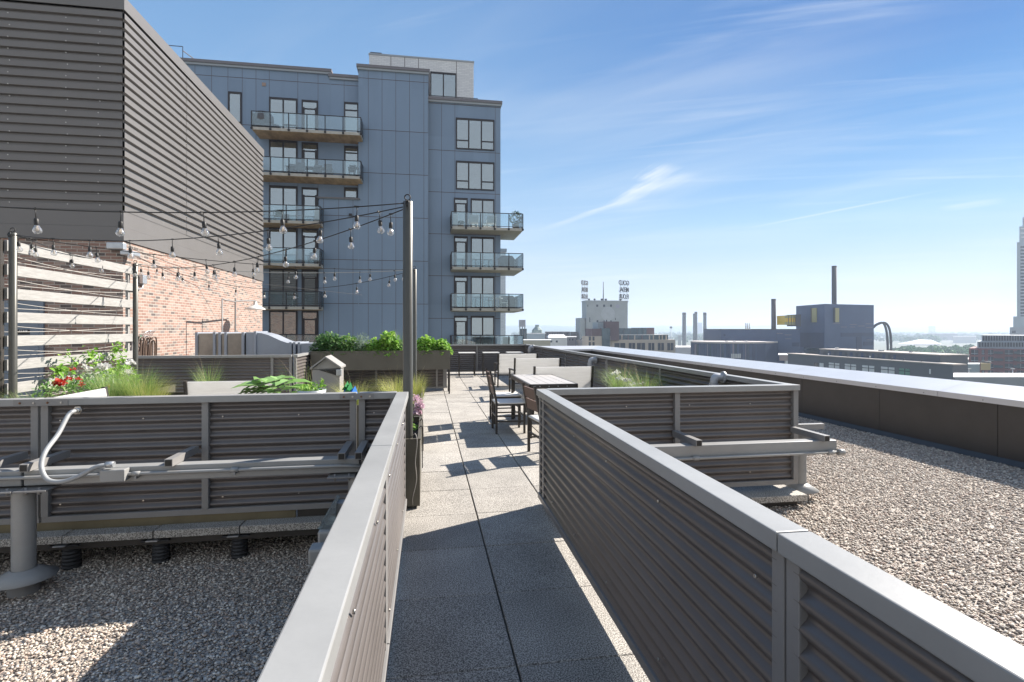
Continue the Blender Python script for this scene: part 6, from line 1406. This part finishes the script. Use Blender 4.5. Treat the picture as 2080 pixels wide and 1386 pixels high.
tree_copy(s0, loc=(2.33, 13.6, 0), label='farthest pale mesh sofa back, before the bar stools')
tree_copy(s0, loc=(-2.4, 7.05, 0), label='pale mesh sofa back behind the broad leaved plant, left terrace')
o = tree_copy(s0, loc=(-3.3, 5.55, 0), rotz=-math.pi / 2, label='white wedge shaped sofa back poking over the left rail'); o.scale = (1.3, 1, 1.02)
# table
T = thing('dining_table', 'long slatted outdoor table with a dark frame, nearest the handrail', 'table', (1.74, 8.0, 0))
tb_m = mat('grey_white_slat', (.42, .40, .38), .5, 0, .06, 5)
for i in range(5):
    m = MB(); x0 = 1.425 + i * .130; m.box(x0, x0 + .125, 7.22, 8.78, .73, .752); wb(m, 'tabletop_board', tb_m, T, bevel=.002)
m = MB(); m.box(1.41, 2.085, 7.19, 7.215, .69, .75); m.box(1.41, 2.085, 8.785, 8.81, .69, .75); m.box(1.395, 1.42, 7.19, 8.81, .69, .75); m.box(2.075, 2.1, 7.19, 8.81, .69, .75); wb(m, 'table_frame', dark_m, T)
for x in (1.42, 2.075):
    for y in (7.22, 8.78): m = MB(); m.box(x - .02, x + .02, y - .02, y + .02, 0, .69); wb(m, 'leg', dark_m, T)
for x in (1.55, 1.68, 1.81, 1.94): m = MB(); m.tube([(x, 7.189, .722), (x, 7.184, .722)], .008, 8); wb(m, 'screw_cap', galv_m, T)
# chairs
def dchair(label, x, y, rz):
    T = thing('dining_chair', label, 'chair', (x, y, 0), rz, 'dark slatted dining chairs'); w = .46
    for sy in (-1, 1):
        m = MB(); m.bar((-.20, sy * w / 2, 0), (-.20, sy * w / 2, .45), .03, .03, up=(1, 0, 0)); m.bar((-.20, sy * w / 2, .45), (-.275, sy * w / 2, .86), .03, .03, up=(1, 0, 0)); m.build('back_post', dark_m, T)
        m = MB(); m.box(.195, .225, sy * w / 2 - .015, sy * w / 2 + .015, 0, .43); m.build('leg', dark_m, T)
        m = MB(); m.box(-.2, .2, sy * w / 2 - .010, sy * w / 2 + .010, .17, .19); m.build('stretcher', dark_m, T)
    m = MB(); m.box(-.2, .2, -w / 2, w / 2, .405, .43); m.build('seat_frame', dark_m, T)
    m = MB(); n = 7; vs = []
    for i in range(n):
        for j in range(n): u, v = i / (n - 1), j / (n - 1); vs.append((-.21 + .45 * u, -w / 2 - .005 + (w + .01) * v, .452 - .022 * math.sin(math.pi * u) * math.sin(math.pi * v)))
    k = len(vs); vs += [(a, b_, c - .02) for a, b_, c in vs]
    fs = [(i * n + j, (i + 1) * n + j, (i + 1) * n + j + 1, i * n + j + 1) for i in range(n - 1) for j in range(n - 1)]; fs += [tuple(k + q for q in f[::-1]) for f in fs]
    rim = [j for j in range(n)] + [i * n + n - 1 for i in range(1, n)] + [(n - 1) * n + j for j in range(n - 2, -1, -1)] + [i * n for i in range(n - 2, 0, -1)]
    fs += [(rim[i], rim[(i + 1) % len(rim)], rim[(i + 1) % len(rim)] + k, rim[i] + k) for i in range(len(rim))]
    m.add(vs, fs, 0, True); m.build('seat', white_m, T)
    for z0, z1 in ((.55, .675), (.69, .82)):
        f0, f1 = (z0 - .45) / .41, (z1 - .45) / .41
        m = MB(); m.prism([(-.2 - .075 * f0 - .008, z0), (-.2 - .075 * f1 - .008, z1), (-.2 - .075 * f1 + .012, z1), (-.2 - .075 * f0 + .012, z0)], -w / 2 + .015, w / 2 - .015); 
        # prism above runs along y already
        m.build('back_slat', brown_wood_m, T, bevel=.002)
    m = MB(); m.box(.2, .22, -w / 2, w / 2, .24, .26); m.box(-.21, -.19, -w / 2, w / 2, .24, .26); m.build('cross_rail', dark_m, T)
    return T
c0 = dchair('front left dining chair with white seat on the table side', 1.19, 7.80, 0)
tree_copy(c0, loc=(1.26, 8.62, 0), rotz=.03, label='dining chair just beyond the front left one')
tree_copy(c0, loc=(1.47, 6.22, 0), rotz=.12, label='dining chair half hidden behind the right handrail end')
# bar stools
def stool(label, x, y):
    T = thing('bar_stool', label, 'stool', (x, y, 0), 0, 'white topped bar stools'); m = MB(); m.box(-.27, .27, -.19, .19, .735, .765); m.build('seat', white_m, T, bevel=.006)
    for sx in (-1, 1):
        for sy in (-1, 1): m = MB(); m.box(sx * .25 - .014, sx * .25 + .014, sy * .17 - .014, sy * .17 + .014, 0, .735); m.build('leg', dark_m, T)
    m = MB(); m.box(-.25, .25, -.18, -.16, .70, .725); m.box(-.25, .25, .16, .18, .15, .17); m.build('rail', dark_m, T)
    return T
st = stool('white topped bar stool at the left, by the raised planter', 1.27, 17.2)
tree_copy(st, loc=(2.06, 17.2, 0), label='white topped bar stool in the middle of the row'); tree_copy(st, loc=(2.85, 17.2, 0), label='white topped bar stool partly behind the farthest sofa')
# litter bin
bin_m = mat('beige_metal', (.33, .318, .30), .45, .1, .05, 5)
T = thing('litter_bin', 'beige metal litter bin with a peaked lid', 'bin', (-1.41, 7.9, 0))
m = MB(); m.box(-1.595, -1.225, 7.75, 8.1, 0, .95); m.box(-1.45, -1.41, 7.746, 7.7495, 0, .93); wb(m, 'body', bin_m, T, bevel=.004)
m = MB(); m.prism([(-1.62, .955), (-1.41, 1.115), (-1.20, .965), (-1.20, .99), (-1.41, 1.14), (-1.62, .98)], 7.70, 8.15); m.prism([(-1.60, .956), (-1.41, 1.113), (-1.22, .966)], 7.76, 8.09); wb(m, 'lid', bin_m, T)
m = MB(); m.prism([(-1.50, .945), (-1.24, .86), (-1.24, .948)], 7.738, 7.7485); wb(m, 'opening', black_m, T)
m = MB(); m.box(-1.27, -1.20, 7.72, 7.80, .86, .955); wb(m, 'hinge', galv_m, T, bevel=.01)
# elbow lamps on the right guard panels
lampg = mat('lamp_grey', (.40, .41, .43), .4, .1)
def elbow(label, px, py, r=.045, X=3.36):
    q = atX(px, py, X - .1); T = thing('elbow_lamp', label, 'lamp', (X, q.y, q.z), 0, 'grey elbow lamps on the right guard panels')
    m = MB(); m.tube(crv([(.01, 0, .02), (-.06, 0, .02), (-.115, 0, .012), (-.13, 0, -.03), (-.13, 0, -.05)], 6), r, 14); m.build('elbow', lampg, T)
    m = MB(); m.tube([(0, 0, .02), (-.03, 0, .02)], r * 1.45, 16); m.build('wall_flange', lampg, T); m = MB(); m.lathe([(r * 1.18, -.05), (r * 1.18, -.10), (r * .9, -.15), (0, -.16)], (-.13, 0, 0), 16); m.build('lamp_cap', lampg, T)
elbow('grey elbow lamp by the right edge of the nearest sofa back', 1202, 733, .05); elbow('grey elbow lamp just above the right cross panel, nearest the fence corner', 1455, 770, .045); elbow('small far elbow lamp near the terrace end corner', 1078, 707, .06)
